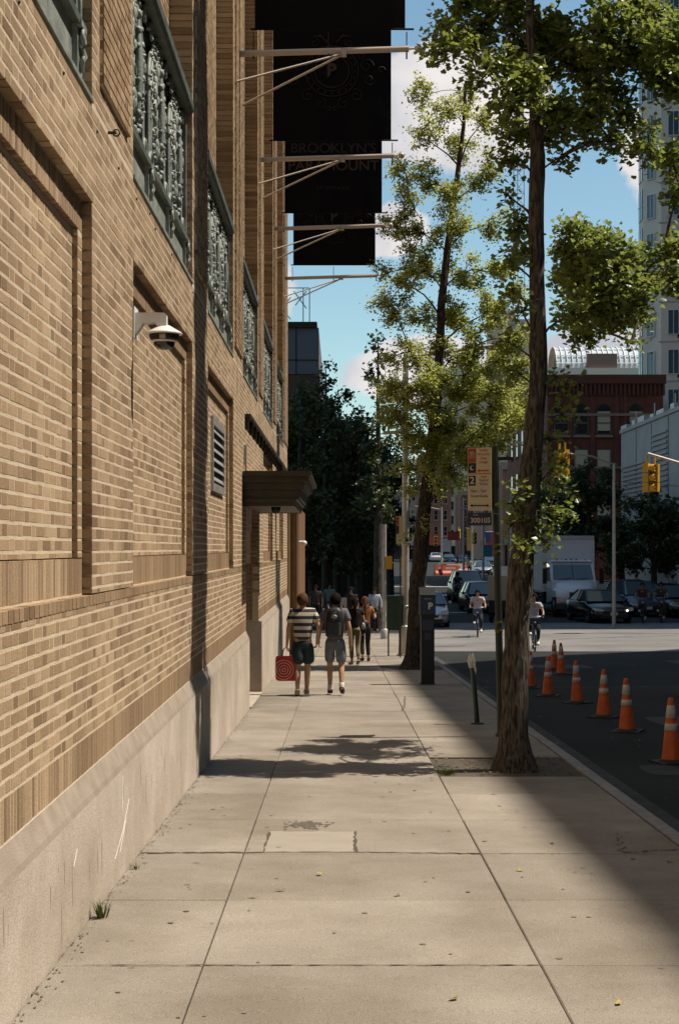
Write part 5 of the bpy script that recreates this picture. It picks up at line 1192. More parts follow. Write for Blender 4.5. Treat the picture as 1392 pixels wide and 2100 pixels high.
# ------------------------------------------------------------------ people
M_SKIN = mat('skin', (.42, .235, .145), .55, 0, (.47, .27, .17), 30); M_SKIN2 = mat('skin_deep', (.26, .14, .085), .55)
M_HAIRB = mat('hair_brown', (.075, .030, .014), .75, 0, (.15, .065, .028), 60, .8, 90, spec=.2); M_HAIRK = mat('hair_black', (.008, .006, .005), .85, 0, (.022, .014, .010), 60, .8, 90, spec=.1)
def cloth(name, c, c2=None, sc=20): return mat(name, c, .85, 0, c2 or tuple(q*.75 for q in c), sc, .35, 30)
def striped(name, c1, c2, period, duty=.5, jit=0, zoff=0):
    m = bpy.data.materials.new(name); m.use_nodes = True; t = m.node_tree; n = t.nodes; lk = t.links.new; b = n['Principled BSDF']; b.inputs['Roughness'].default_value = .85
    tcn = n.new('ShaderNodeTexCoord'); sx = n.new('ShaderNodeSeparateXYZ'); lk(tcn.outputs['Object'], sx.inputs[0])
    a = n.new('ShaderNodeMath'); a.operation = 'ADD'; a.inputs[1].default_value = 10+zoff; lk(sx.outputs['Z'], a.inputs[0])
    mo = n.new('ShaderNodeMath'); mo.operation = 'MODULO'; mo.inputs[1].default_value = period; lk(a.outputs[0], mo.inputs[0])
    g_ = n.new('ShaderNodeMath'); g_.operation = 'GREATER_THAN'; g_.inputs[1].default_value = period*duty; lk(mo.outputs[0], g_.inputs[0])
    mx = n.new('ShaderNodeMix'); mx.data_type = 'RGBA'; mx.inputs[6].default_value = (*c1, 1); mx.inputs[7].default_value = (*c2, 1); lk(g_.outputs[0], mx.inputs[0]); lk(mx.outputs[2], b.inputs['Base Color'])
    return m
BASE = dict(pel=(0, 0, .96), spi=(0, 0, 1.13), che=(0, .0, 1.33), nkb=(0, -.005, 1.47), nec=(0, .01, 1.53), hea=(0, .025, 1.64), top=(0, .015, 1.71),
            hipL=(-.09, 0, .90), kneL=(-.10, .0, .50), ankL=(-.10, .0, .09), toeL=(-.11, .15, .035), hipR=(.09, 0, .90), kneR=(.10, .0, .50), ankR=(.10, .0, .09), toeR=(.11, .15, .035),
            shoL=(-.18, 0, 1.43), elbL=(-.24, -.03, 1.15), wriL=(-.25, .03, .90), hanL=(-.25, .05, .82), shoR=(.18, 0, 1.43), elbR=(.24, -.03, 1.15), wriR=(.25, .03, .90), hanR=(.25, .05, .82))
def person(label, loc, rz, h, pose=None, wide=1.0, skin_m=None, hair=M_HAIRK, hairstyle='short', top=None, sleeve=.55, bottom=None, leg='shorts', shoes=None, group=None, female=False, extras=None, sub=2, hair_len=0):
    J = {k: Vector(v) for k, v in BASE.items()}
    for k, v in (pose or {}).items(): J[k] = Vector(v)
    T = thing('person', label, 'person', loc, rz, group); T.scale = (h/1.76,)*3
    skin_m = skin_m or M_SKIN; top = top or cloth('grey_shirt', (.2, .2, .2)); bottom = bottom or cloth('dark_trousers', (.03, .03, .035)); shoes = shoes or M_WHITE
    names = ['pel', 'spi', 'che', 'nkb', 'nec', 'hea', 'top', 'hipL', 'kneL', 'ankL', 'toeL', 'hipR', 'kneR', 'ankR', 'toeR', 'shoL', 'elbL', 'wriL', 'hanL', 'shoR', 'elbR', 'wriR', 'hanR']
    rad = [(.13*wide, .10*wide), (.115*wide, .085*wide), (.135*wide, .095*wide), (.065, .06), .05, (.072, .09), (.045, .055), .082*wide, .056*wide, .036, .030, .082*wide, .056*wide, .036, .030, .052*wide, .039*wide, .026, (.034, .018), .052*wide, .039*wide, .026, (.034, .018)]
    V = [J[q] for q in names]; I = {q: i for i, q in enumerate(names)}
    E = [(I[a], I[b]) for a, b in (('pel', 'spi'), ('spi', 'che'), ('che', 'nkb'), ('nkb', 'nec'), ('nec', 'hea'), ('hea', 'top'), ('pel', 'hipL'), ('hipL', 'kneL'), ('kneL', 'ankL'), ('ankL', 'toeL'), ('pel', 'hipR'), ('hipR', 'kneR'), ('kneR', 'ankR'), ('ankR', 'toeR'),
                                   ('che', 'shoL'), ('shoL', 'elbL'), ('elbL', 'wriL'), ('wriL', 'hanL'), ('che', 'shoR'), ('shoR', 'elbR'), ('elbR', 'wriR'), ('wriR', 'hanR'))]
    # calf bulge vertices
    for s in 'LR':
        k = J['kne'+s].lerp(J['ank'+s], .33)+Vector((0, -.015, 0)); V.append(k); rad.append(.054*wide); E.remove((I['kne'+s], I['ank'+s])); E += [(I['kne'+s], len(V)-1), (len(V)-1, I['ank'+s])]
    body = skin('body', V, E, rad, skin_m, T, sub)
    # fingers: each a bent tapering chain starting inside the palm
    for s in 'LR':
        w_, hn = J['wri'+s], J['han'+s]; d = (hn-w_).normalized(); sd = Vector((0, 1, 0)); sd = (sd-d*sd.dot(d)).normalized(); inn = d.cross(sd)*(1 if s == 'L' else -1)
        m = MB()
        for i, ln in enumerate((.062, .070, .066, .052)):
            p = hn+sd*(.021-.014*i); q1 = p+d*ln*.5+inn*.004; q2 = q1+d*ln*.3+inn*.02; q3 = q2+d*ln*.1+inn*.02; m.tube([p-d*.01, q1, q2, q3], [.0095, .009, .0078, .006], 6)
        p = w_.lerp(hn, .45)+sd*.02; m.tube([p, p+sd*.02+d*.028, p+sd*.022+d*.058+inn*.008], [.012, .0105, .0075], 6)
        m.build('fingers', skin_m, body)
    hd = J['hea']; up = (J['top']-J['nec']).normalized()
    # face: nose, ears, eyes, mouth (facing +y locally)
    m = MB(); m.tube([hd+Vector((0, .085, .02)), hd+Vector((0, .108, -.02)), hd+Vector((0, .09, -.035))], [.009, .016, .01], 6)
    for s in (-1, 1): m.ball(hd+Vector((s*.078, .0, -.01)), (.012, .022, .034), 8, 6)
    m.build('nose_and_ears', skin_m, body)
    m = MB()
    for s in (-1, 1): m.ball(hd+Vector((s*.032, .082, .012)), (.013, .008, .007), 8, 6)
    m.build('eyes', M_HAIRK, body); m = MB(); m.ball(hd+Vector((0, .083, -.06)), (.024, .008, .006), 8, 6); m.build('mouth', mat('lips', (.3, .09, .07), .5), body)
    # hair cap with uneven surface
    m = MB(); rws = []
    rr_ = random.Random(hash(label) % 1000)
    zmin = {'short': -.02, 'long': -.06, 'bob': -.09, 'cap': .0}[hairstyle]
    for i in range(9):
        th = PI*.5*i/8*(1.5 if hairstyle in ('bob', 'long') else 1.32); rws.append([])
        for k_ in range(18):
            a = 2*PI*k_/18; f = .100+rr_.uniform(-.006, .008); back = max(0, -math.sin(a)); front = max(0, math.sin(a))
            t2 = th*(1-.42*front+.12*back); z = math.cos(t2)*.125; rws[-1].append(hd+Vector((math.sin(t2)*math.cos(a)*f, math.sin(t2)*math.sin(a)*(f+.012)-.004, .0+z+.0)))
    m.grid(rws, close=True)
    if hair_len:
        m.tube([hd+Vector((0, -.05, .06)), hd+Vector((0, -.085, -.04)), hd+Vector((0, -.11, -.16)), hd+Vector((.01, -.12, -hair_len))], [.07, .085, .08, .03], 10, sq=.55)
    m.build('hair', hair, body)
    # top
    def l(a, b, t): return J[a].lerp(J[b], t)
    tv = [J['pel']+Vector((0, 0, -.08)), J['spi'], J['che'], J['nkb']+Vector((0, 0, -.005)), J['shoL'], l('shoL', 'elbL', sleeve), J['shoR'], l('shoR', 'elbR', sleeve)]
    e = .022; tr = [(.15*wide+e*.6, .115*wide+e*.6), (.135*wide+e, .10*wide+e), (.15*wide+e, .105*wide+e), (.07, .068), .066*wide+.012, .066*wide+.006, .066*wide+.012, .066*wide+.006]
    te = [(0, 1), (1, 2), (2, 3), (2, 4), (4, 5), (2, 6), (6, 7)]
    if sleeve > 1: 
        tv[5] = J['elbL']; tv[7] = J['elbR']; tv += [l('elbL', 'wriL', .9), l('elbR', 'wriR', .9)]; tr += [.045, .045]; te += [(5, 8), (7, 9)]
    skin('shirt', tv, te, tr, top, T, 2)
    m = None
    if leg == 'skirtshorts':
        rws = []
        for z, rx, ry in ((1.02, .155, .12), (.95, .175, .14), (.8, .19, .155), (.62, .2, .17), (.60, .19, .16)):
            rws.append([Vector((rx*wide*math.cos(a)*(1+.03*math.sin(5*a)), ry*math.sin(a)*(1+.04*math.sin(4*a+1)), z)) for a in np.linspace(0, 2*PI, 25)[:-1]])
        m = MB(); m.grid(rws, close=True); m.build('shorts', bottom, T)
    else:
        t_ = {'shorts': .92, 'long': 1.85}[leg]
        bv = [J['pel']+Vector((0, 0, .06)), J['pel']+Vector((0, 0, -.03))]; br = [(.135*wide+.01, .105*wide+.015), (.15*wide, .12*wide)]; be = [(0, 1)]
        for s in 'LR':
            bv.append(J['hip'+s]+Vector((0, 0, -.04))); br.append(.105*wide); be.append((1, len(bv)-1))
            if t_ <= 1: bv.append(l('hip'+s, 'kne'+s, t_*(1.06 if hairstyle == 'bob' else 1.02))); br.append((.125 if hairstyle == 'bob' else .098)*wide); be.append((len(bv)-2, len(bv)-1))
            else:
                bv.append(J['kne'+s]); br.append(.075*wide); be.append((len(bv)-2, len(bv)-1)); bv.append(l('kne'+s, 'ank'+s, t_-1+.02)); br.append(.062*wide); be.append((len(bv)-2, len(bv)-1))
        skin('shorts' if leg == 'shorts' else 'trousers', bv, be, br, bottom, T, 2, root=1)
    for s in 'LR':
        a, t = J['ank'+s], J['toe'+s]; dr = (t-a); n_ = dr.normalized(); hp = Vector((a.x, a.y, t.z if t.z < a.z else a.z-.05))-n_*.035
        if (a-t).length > .3: n_ = n_
        skin('shoe', [hp, a.lerp(t, .45)+Vector((0, 0, -.012)), t+n_*.05, a+Vector((0, 0, -.01))], [(0, 1), (1, 2), (0, 3)], [(.045, .042), (.052, .045), (.042, .030), (.047, .047)], shoes, T, 2)
    return T
def gz(x, y): return (x, y, walk_z(y)+.002)
STR = striped('striped_knit', (.03, .032, .045), (.60, .54, .43), .118, .48, zoff=.018)
WALK1 = dict(hipL=(-.085, 0, .90), kneL=(-.09, -.02, .50), ankL=(-.10, -.17, .13), toeL=(-.10, -.06, .03), kneR=(.085, .07, .51), ankR=(.07, .10, .09), toeR=(.07, .25, .04),
             elbL=(-.245, -.03, 1.15), wriL=(-.27, .0, .90), hanL=(-.275, .01, .82), elbR=(.27, -.05, 1.17), wriR=(.245, .06, .93), hanR=(.24, .09, .86))
d1 = 25.3
P1 = person('person in a black and cream striped shirt carrying a red bag', gz(X_at(621, d1), d1), R(4), 1.72, WALK1, 1.08, M_SKIN, M_HAIRB, 'bob', STR, .72, cloth('teal_shorts', (.014, .038, .042)), 'shorts', cloth('pale_trainer', (.50, .42, .36)))
WALK2 = dict(kneL=(-.095, .09, .51), ankL=(-.09, .06, .10), toeL=(-.10, .20, .04), hipR=(.09, 0, .90), kneR=(.11, .02, .50), ankR=(.12, -.16, .16), toeR=(.13, -.05, .06),
             elbL=(-.26, -.02, 1.15), wriL=(-.29, .07, .93), hanL=(-.29, .1, .86), elbR=(.25, -.06, 1.15), wriR=(.28, .0, .90), hanR=(.285, .02, .82), hea=(.008, .03, 1.64), top=(.006, .01, 1.71))
d2 = 25.5
P2 = person('person with a black backpack, striped grey shirt and grey shorts', gz(X_at(687, d2), d2), R(-3), 1.72, WALK2, 1.0, M_SKIN, M_HAIRK, 'short', striped('thin_stripe_shirt', (.10, .09, .11), (.17, .155, .18), .03, .5), .62, cloth('grey_shorts', (.10, .12, .125), (.17, .20, .24), 9), 'shorts', M_SBLK)
for s in (-1, 1):                                   # white socks
    m = MB(); a = WALK2['ank'+('L' if s < 0 else 'R')]; m.lathe((a[0], a[1]-.005, a[2]+.01), [(.045, -.02), (.044, .06), (.04, .062)], 10); m.build('sock', M_WHITE, P2)
def backpack(par_loc, rz, label, c, w_=.15, h_=.46, z=1.0, blk=M_SBLK):
    T = thing('backpack', label, 'backpack', par_loc, rz)
    m = MB(); rws = []
    for t, k_ in ((0, .75), (.06, .95), (.3, 1.05), (.6, 1.0), (.85, .85), (.97, .6), (1, .3)):
        zz = z+h_*t; rws.append([(w_*k_*math.copysign(abs(math.cos(a))**.6, math.cos(a)), -.215+.085*k_*math.copysign(abs(math.sin(a))**.7, math.sin(a)), zz) for a in np.linspace(0, 2*PI, 21)[:-1]])
    m.grid(rws, close=True); m.add(rws[0], [tuple(range(20))]); m.add(rws[-1], [tuple(range(20))]); m.build('bag', blk, T)
    m = MB(); m.grid([[(w_*.75*math.copysign(abs(math.cos(a))**.6, math.cos(a)), -.30+.045*math.copysign(abs(math.sin(a))**.7, math.sin(a)), z+.05+h_*.42*t) for a in np.linspace(0, 2*PI, 17)[:-1]] for t in (0, .2, .8, 1)], close=True); m.build('pocket', c, T)
    m = MB(); m.ball((.0, -.30, z+h_*.70), (.05, .02, .04)); m.tube([(-.03, -.305, z+h_*.55), (.03, -.31, z+h_*.62), (-.02, -.31, z+h_*.8), (.04, -.3, z+h_*.86)], .006, 4); m.build('badge', mat('pack_cord', (.30, .30, .32), .6), T)
    for s in (-1, 1): m = MB(); m.tube([(s*.10, -.15, z+h_*.95), (s*.11, -.10, z+h_*1.04), (s*.115, .0, z+h_*1.10), (s*.13, .10, z+h_*.9), (s*.14, .08, z+h_*.4)], [.025]*5, 6, sq=.35); m.build('strap', blk, T)
    return T
backpack(gz(X_at(687, d2), d2-.01), R(-3), 'black backpack worn over the grey striped shirt', cloth('pack_grey', (.05, .05, .055)), .155, .50, .98)
# red bag with pale target rings
hb = gz(X_at(621, d1), d1); RB = thing('red_bag', 'square red carrier bag with pale concentric rings held in the left hand', 'bag', (hb[0]-.275, hb[1]-.02, hb[2]+.25))
m = MB(); rws = []
for z, k_ in ((0, .8), (.03, 1), (.2, 1.04), (.38, 1), (.41, .92)): rws.append([(.18*k_*math.copysign(abs(math.cos(a))**.45, math.cos(a)), .075*k_*math.copysign(abs(math.sin(a))**.6, math.sin(a)), z) for a in np.linspace(0, 2*PI, 25)[:-1]])
m.grid(rws, close=True); m.add(rws[0], [tuple(range(24))]); m.add(rws[-1], [tuple(range(24))]); m.build('bag', cloth('bag_red', (.55, .030, .018), (.62, .05, .03)), RB)
m = MB()
for r in (.028, .072, .116, .160): m.tube([(-.04+max(-.135, r*math.cos(a)), -.079+.0012*math.cos(a), .19+r*1.0*math.sin(a)) for a in np.linspace(0, 2*PI, 37)], .0175, 5, caps=False, sq=.3)
m.build('target_rings', mat('ring_pink', (.85, .70, .64), .7), RB)
m = MB(); m.tube([(-.07, 0, .40), (-.05, 0, .52), (.0, 0, .565), (.05, 0, .52), (.07, 0, .40)], .010, 5); m.build('handle', mat('bag_handle', (.25, .03, .02), .7), RB)
# the couple ahead
d3 = 35.8
P3 = person('person with long black hair, khaki trousers and a black top ahead of the couple', gz(X_at(727, d3), d3), R(8), 1.60, dict(kneL=(-.08, .06, .5), ankL=(-.07, .0, .09), kneR=(.08, -.02, .5), ankR=(.07, -.2, .16), toeR=(.07, -.08, .05)), .92, M_SKIN, M_HAIRK, 'long', cloth('black_top', (.012, .012, .013)), .5, cloth('khaki', (.30, .24, .13), (.20, .16, .085), 7), 'long', cloth('tan_shoe', (.45, .36, .27)), hair_len=.42)
T = thing('shoulder_bag', 'pale shoulder bag on the hip of the long-haired walker', 'bag', gz(X_at(727, d3)+.2, d3-.05))
m = MB(); m.ball((0, -.05, .88), (.075, .05, .14)); m.build('bag', cloth('bag_black', (.02, .02, .02)), T); m = MB(); m.ball((0, -.09, .92), (.045, .03, .09)); m.build('flap', cloth('bag_pale', (.55, .55, .55)), T); m = MB(); m.tube([(0, -.05, 1.0), (-.08, -.08, 1.2), (-.22, -.06, 1.34)], .014, 5); m.build('strap', M_SBLK, T)
d4 = 37.5
P4 = person('person in an orange top and black trousers beside the long-haired walker', gz(X_at(748, d4), d4), R(5), 1.62, dict(kneL=(-.08, .0, .5), ankL=(-.07, -.12, .12), kneR=(.08, .06, .5), elbR=(.26, .0, 1.16), wriR=(.30, .14, 1.22), hanR=(.30, .2, 1.26)), .92, M_SKIN, M_HAIRB, 'long', cloth('orange_top', (.40, .15, .035)), .5, cloth('black_trouser', (.012, .012, .014)), 'long', M_SBLK, hair_len=.45)
T = thing('shoulder_bag', 'dark shoulder bag on the hip of the walker in the orange top', 'bag', gz(X_at(748, d4)-.02, d4-.16)); m = MB(); m.ball((0, -.02, .92), (.13, .05, .12)); m.build('bag', M_SBLK, T); m = MB(); m.tube([(-.08, -.02, 1.0), (-.1, -.0, 1.2), (-.12, .08, 1.36)], .012, 5); m.build('strap', M_SBLK, T)
# dim figures in the shade ahead
M_PLAID = striped('plaid_shirt', (.30, .36, .46), (.46, .50, .56), .05, .5)
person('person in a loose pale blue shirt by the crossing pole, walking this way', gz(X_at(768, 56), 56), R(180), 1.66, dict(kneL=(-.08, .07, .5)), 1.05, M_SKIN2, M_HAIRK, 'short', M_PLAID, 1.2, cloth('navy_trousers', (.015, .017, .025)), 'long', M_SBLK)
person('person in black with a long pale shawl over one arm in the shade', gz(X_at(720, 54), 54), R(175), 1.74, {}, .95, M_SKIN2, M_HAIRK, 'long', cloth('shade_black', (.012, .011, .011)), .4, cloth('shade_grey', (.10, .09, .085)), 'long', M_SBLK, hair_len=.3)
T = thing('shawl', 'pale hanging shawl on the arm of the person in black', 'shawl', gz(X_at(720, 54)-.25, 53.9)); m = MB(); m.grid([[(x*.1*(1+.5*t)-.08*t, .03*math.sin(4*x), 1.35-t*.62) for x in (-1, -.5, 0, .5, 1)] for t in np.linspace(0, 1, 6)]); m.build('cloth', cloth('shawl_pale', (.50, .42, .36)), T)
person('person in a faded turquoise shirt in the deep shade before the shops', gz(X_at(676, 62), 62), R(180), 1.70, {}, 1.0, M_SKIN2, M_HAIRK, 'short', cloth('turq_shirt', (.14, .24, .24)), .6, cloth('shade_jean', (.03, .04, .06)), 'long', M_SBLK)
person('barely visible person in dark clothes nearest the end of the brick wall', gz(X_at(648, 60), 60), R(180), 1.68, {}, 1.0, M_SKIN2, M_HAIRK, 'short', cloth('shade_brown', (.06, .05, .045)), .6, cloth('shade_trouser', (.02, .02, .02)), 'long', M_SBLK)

# ------------------------------------------------------------------ bicycles and riders (front of the bike faces -y)
M_BIKE = mat('bike_frame', (.03, .05, .09), .4, .2); M_TYRE = mat('tyre', (.012, .012, .012), .8); M_RIM = mat('rim', (.35, .35, .36), .35, .7)
def bike_mesh(T, frame):
    for y in (-.56, .52):
        m = MB(); m.tube([(0, y+.325*math.cos(a), .34+.325*math.sin(a)) for a in np.linspace(0, 2*PI, 29)], .024, 7, caps=False); w_ = m.build('wheel', M_TYRE, T)
        m = MB(); m.tube([(0, y+.295*math.cos(a), .34+.295*math.sin(a)) for a in np.linspace(0, 2*PI, 25)], .010, 5, caps=False); m.tube([(-.05, y, .34), (.05, y, .34)], .022, 8)
        for i in range(12): a = 2*PI*i/12; m.tube([(0, y, .34), (0, y+.29*math.cos(a), .34+.29*math.sin(a))], .0025, 3)
        m.build('rim', M_RIM, w_)
        m = MB(); m.tube([(0, y+.36*math.cos(a), .34+.36*math.sin(a)) for a in np.linspace(.4, 2.6, 12)], .03, 6, sq=.3); m.build('mudguard', frame, T)
    m = MB(); m.tube([(0, -.40, .80), (0, -.18, .42), (0, 0, .32)], [.028, .034, .03], 8); m.tube([(0, 0, .32), (0, .16, .86)], .022, 8); m.tube([(.0, 0, .32), (0, .52, .34)], .016, 6); m.tube([(0, .14, .76), (0, .52, .34)], .012, 6)
    m.build('frame', frame, T)
    m = MB(); m.tube([(0, -.40, .80), (0, -.36, 1.08)], .017, 7); m.tube([(0, -.40, .82), (-.05, -.44, .72), (-.05, -.56, .34)], .014, 6); m.tube([(0, -.40, .82), (.05, -.44, .72), (.05, -.56, .34)], .014, 6); m.build('fork', frame, T)
    m = MB(); m.tube([(-.30, -.20, 1.06), (-.22, -.30, 1.09), (0, -.36, 1.09), (.22, -.30, 1.09), (.30, -.20, 1.06)], .014, 6); m.build('handlebar', M_RIM, T)
    m = MB(); m.prism([(-.62, .86), (-.40, .86), (-.37, 1.06), (-.66, 1.06)], -.17, .17, 'x'); m.build('basket', mat('basket_blue', (.05, .08, .15), .5), T)
    m = MB(); m.ball((0, -.655, .92), (.035, .02, .03)); m.build('lamp', M_WHITE, T)
    m = MB(); m.ball((0, .2, .90), (.09, .14, .035)); m.build('saddle', M_TYRE, T)
    m = MB(); m.tube([(-.06, 0, .32), (.06, 0, .32)], .05, 10); m.tube([(.07, 0, .32), (.08, .02, .16)], .01, 5); m.tube([(-.07, 0, .32), (-.08, -.02, .48)], .01, 5); m.box(.06, .17, -.03, .07, .145, .17); m.box(-.17, -.06, -.07, .03, .47, .495); m.build('crank', M_RIM, T)
RIDE = dict(pel=(0, -.16, 1.0), spi=(0, -.14, 1.15), che=(0, -.06, 1.34), nkb=(0, -.02, 1.47), nec=(0, .0, 1.53), hea=(0, .02, 1.64), top=(0, .01, 1.71), hipL=(-.09, -.14, .95), hipR=(.09, -.14, .95),
            kneL=(-.13, .12, .63), ankL=(-.12, .0, .27), toeL=(-.12, .12, .21), kneR=(.12, .22, .80), ankR=(.12, .10, .56), toeR=(.12, .22, .52),
            shoL=(-.18, -.03, 1.42), elbL=(-.28, .06, 1.20), wriL=(-.28, .20, 1.10), hanL=(-.27, .24, 1.09), shoR=(.18, -.03, 1.42), elbR=(.28, .06, 1.20), wriR=(.28, .20, 1.10), hanR=(.27, .24, 1.09))
def cyclist(px, py, d, rz, label, blabel, top, bottom, hair='short', shoes=None, hh=1.8, dim=False, frame=M_BIKE, sk=None):
    X = X_at(px, d); base = (X, d, road_z(d)+.005)
    B = thing('bicycle', blabel, 'bicycle', base, rz); bike_mesh(B, frame)
    return person(label, base, rz+PI, hh, RIDE, 1.0, sk or M_SKIN, M_HAIRK, hair, top, .62, bottom, 'long', shoes or M_WHITE), B
cyclist(979, 1303, 55.8, R(-6), 'cyclist in a pale pink t-shirt and sunglasses riding into the sunlit crossing', 'dark blue share bike with front basket under the rider in pink', cloth('pale_pink', (.55, .40, .36), (.62, .48, .43)), cloth('dark_jeans', (.025, .03, .04)), hh=1.74)
T = thing('sunglasses', 'dark sunglasses worn by the rider in pink', 'sunglasses', (X_at(979, 55.8), 55.8, road_z(55.8)), R(-6)); m = MB()
for s in (-1, 1): m.ball((s*.033, -.105, 1.645), (.028, .012, .018), 8, 6)
m.box(-.07, .07, -.105, -.10, 1.65, 1.656); m.build('lenses', M_GLASSD, T)
cyclist(1094, 1333, 48.3, R(-4), 'cyclist in a light grey t-shirt half hidden behind the near trunk', 'share bike half hidden behind the near trunk', cloth('light_grey_tee', (.42, .42, .44), (.50, .50, .52)), cloth('black_jeans', (.014, .014, .018)), hh=1.82)
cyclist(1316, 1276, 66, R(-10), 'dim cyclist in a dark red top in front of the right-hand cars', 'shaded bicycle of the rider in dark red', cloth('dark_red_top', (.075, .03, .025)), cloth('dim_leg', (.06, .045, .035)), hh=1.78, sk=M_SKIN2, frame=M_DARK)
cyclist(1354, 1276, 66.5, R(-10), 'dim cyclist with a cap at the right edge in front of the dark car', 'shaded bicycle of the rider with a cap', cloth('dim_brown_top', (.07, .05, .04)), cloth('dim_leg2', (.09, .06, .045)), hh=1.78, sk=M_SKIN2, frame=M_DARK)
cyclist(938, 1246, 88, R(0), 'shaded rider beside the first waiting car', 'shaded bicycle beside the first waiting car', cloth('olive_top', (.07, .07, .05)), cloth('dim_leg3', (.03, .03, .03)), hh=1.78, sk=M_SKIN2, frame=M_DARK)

# ------------------------------------------------------------------ vehicles (front faces -y, origin on the road under the front bumper centre)
M_CGLASS = mat('car_glass', (.03, .06, .08), .04, 0, spec=1); M_LIGHT = mat('headlight', (.6, .6, .58), .15, 0, spec=1); M_LIT = mat('headlight_lit', (1, .8, .6), .3, emit=(1, .75, .5), estr=3.0); M_TAIL = mat('tail_light', (.4, .01, .01), .3, emit=(1, .1, .05), estr=.6)
M_PLATE = mat('number_plate_white', (.62, .6, .52), .5); M_GRILLE = mat('grille_black', (.01, .01, .01), .5)
def paint(name, c, met=.3, r=.22): return mat(name, c, r, met, spec=.7)
def wheel(T, x, y, r, w_=.2):
    m = MB(); s = 1 if x > 0 else -1; rot = Matrix.Rotation(PI/2, 3, 'Y')
    m.lathe((x-w_/2, y, r), [(r*.66, 0), (r*.96, 0), (r, .03), (r, w_-.03), (r*.96, w_), (r*.66, w_)], 22, 0, rot); o = m.build('wheel', M_TYRE, T)
    m = MB(); m.lathe((x-w_/2, y, r), [(0, .03), (r*.66, .02), (r*.66, w_-.02), (0, w_-.03)], 14, 0, rot); m.build('rim', M_RIM, o)
def car(label, loc, rz, pm_, W=1.84, Ln=4.6, H=1.45, hood=.82, belt=.92, kind='sedan', lit=(0, 0), group=None, plate=True, cat='car', hoodlen=1.05, name='parked_car', rear=False):
    T = thing(name, label, cat, loc, rz, group); w2 = W/2
    # body loft: stations along y with (halfwidth_low, halfwidth_belt, z_low, z_belt)
    st = [(0.0, .62, .60, .30, .50), (.06, .80, .76, .22, .60), (.22, .93, .88, .20, .68), (.55, .98, .95, .2, .74), (hoodlen, 1, .97, .2, hood), (hoodlen+.25, 1, .975, .2, belt), (Ln*.55, 1, .98, .2, belt+.02), (Ln-.95, 1, .97, .2, belt+.04 if kind == 'sedan' else belt+.05), (Ln-.3, .96, .93, .24, belt+.03), (Ln-.08, .88, .86, .3, belt-.02), (Ln, .8, .8, .4, belt-.2)]
    rws = []
    for (y, a, b_, zl, zb) in st:
        wa, wb = w2*a, w2*b_
        rws.append([(-wa*.9, y, zl), (-wa, y, zl+.12), (-wa*1.0, y, (zl+zb)/2+.05), (-wb, y, zb-.05), (-wb*.93, y, zb), (-wb*.5, y, zb+.035), (0, y, zb+.045), (wb*.5, y, zb+.035), (wb*.93, y, zb), (wb, y, zb-.05), (wa, y, (zl+zb)/2+.05), (wa, y, zl+.12), (wa*.9, y, zl)])
    m = MB(); m.grid(rws, close=True); m.add(rws[0], [tuple(range(13))]); m.add(rws[-1], [tuple(range(13))]); m.build('body', pm_, T)
    # cabin
    c0, c1 = hoodlen+.12, (Ln-.55 if kind == 'sedan' else Ln-.12); r0, r1 = hoodlen+.95, (Ln-1.35 if kind == 'sedan' else Ln-.5)
    zb = belt+.02
    lo = [(-w2*.9, c0, zb), (w2*.9, c0, zb), (w2*.88, c1, zb), (-w2*.88, c1, zb)]; hi = [(-w2*.68, r0, H-.06), (w2*.68, r0, H-.06), (w2*.66, r1, H-.06), (-w2*.66, r1, H-.06)]
    names = ['windscreen', 'side_window', 'rear_window', 'side_window']
    for i in range(4):
        j = (i+1) % 4; m = MB(); bow = Vector(((0, -.07, 0), (.03, 0, 0), (0, .06, 0), (-.03, 0, 0))[i])
        L0, L1, H0, H1 = map(Vector, (lo[i], lo[j], hi[i], hi[j])); rr_ = []
        for t in (0, .5, 1):
            a, b_ = L0.lerp(H0, t), L1.lerp(H1, t); rr_.append([a.lerp(b_, u)+bow*(4*u*(1-u))*(1-.3*t) for u in (0, .25, .5, .75, 1)])
        m.grid(rr_); m.build(names[i], M_CGLASS, T)
    m = MB(); rf = []
    for t in (0, .3, .7, 1):
        a, b_ = Vector(hi[0]).lerp(Vector(hi[3]), t), Vector(hi[1]).lerp(Vector(hi[2]), t); rf.append([a.lerp(b_, u)+Vector((0, 0, .07*(4*u*(1-u))**.5*(1-(2*t-1)**4*.5))) for u in (0, .12, .3, .5, .7, .88, 1)])
    m.grid(rf)
    for i in range(4):
        a, b_ = Vector(lo[i]), Vector(hi[i]); m.tube([a, a.lerp(b_, .5)+Vector((0, 0, .01)), b_+Vector((0, 0, .01))], .035, 5)
    for s in (-1, 1): yb = (r0+r1)/2; m.tube([(s*w2*.91, yb, zb), (s*w2*.69, yb, H-.05)], .035, 5)
    m.build('roof', pm_, T)
    for x in (-w2+.10, w2-.10):
        for y in (.85, Ln-.85): wheel(T, x, y, .33)
    ly = .1
    for k_, s in enumerate((-1, 1)):
        m = MB(); m.prism([(s*w2*.45, .60), (s*w2*.88, .70), (s*w2*.92, .62), (s*w2*.86, .55), (s*w2*.48, .54)], -.0, .3, 'y'); m.build('headlight', M_LIT if lit[k_] == 1 else M_LIGHT, T)
        if lit[k_] == 2: m = MB(); m.ball((s*w2*.62, .01, .57), (.055, .03, .05)); m.build('headlight_bulb', M_LIT, T)
        m = MB(); m.ball((s*(w2+.09), hoodlen+.6, belt+.06), (.09, .05, .07)); m.build('mirror', pm_, T)
        m = MB(); m.box(s*w2*.5-.2, s*w2*.5+.2, Ln-.03, Ln+.02, .7, .82); m.build('tail_light', M_TAIL, T)
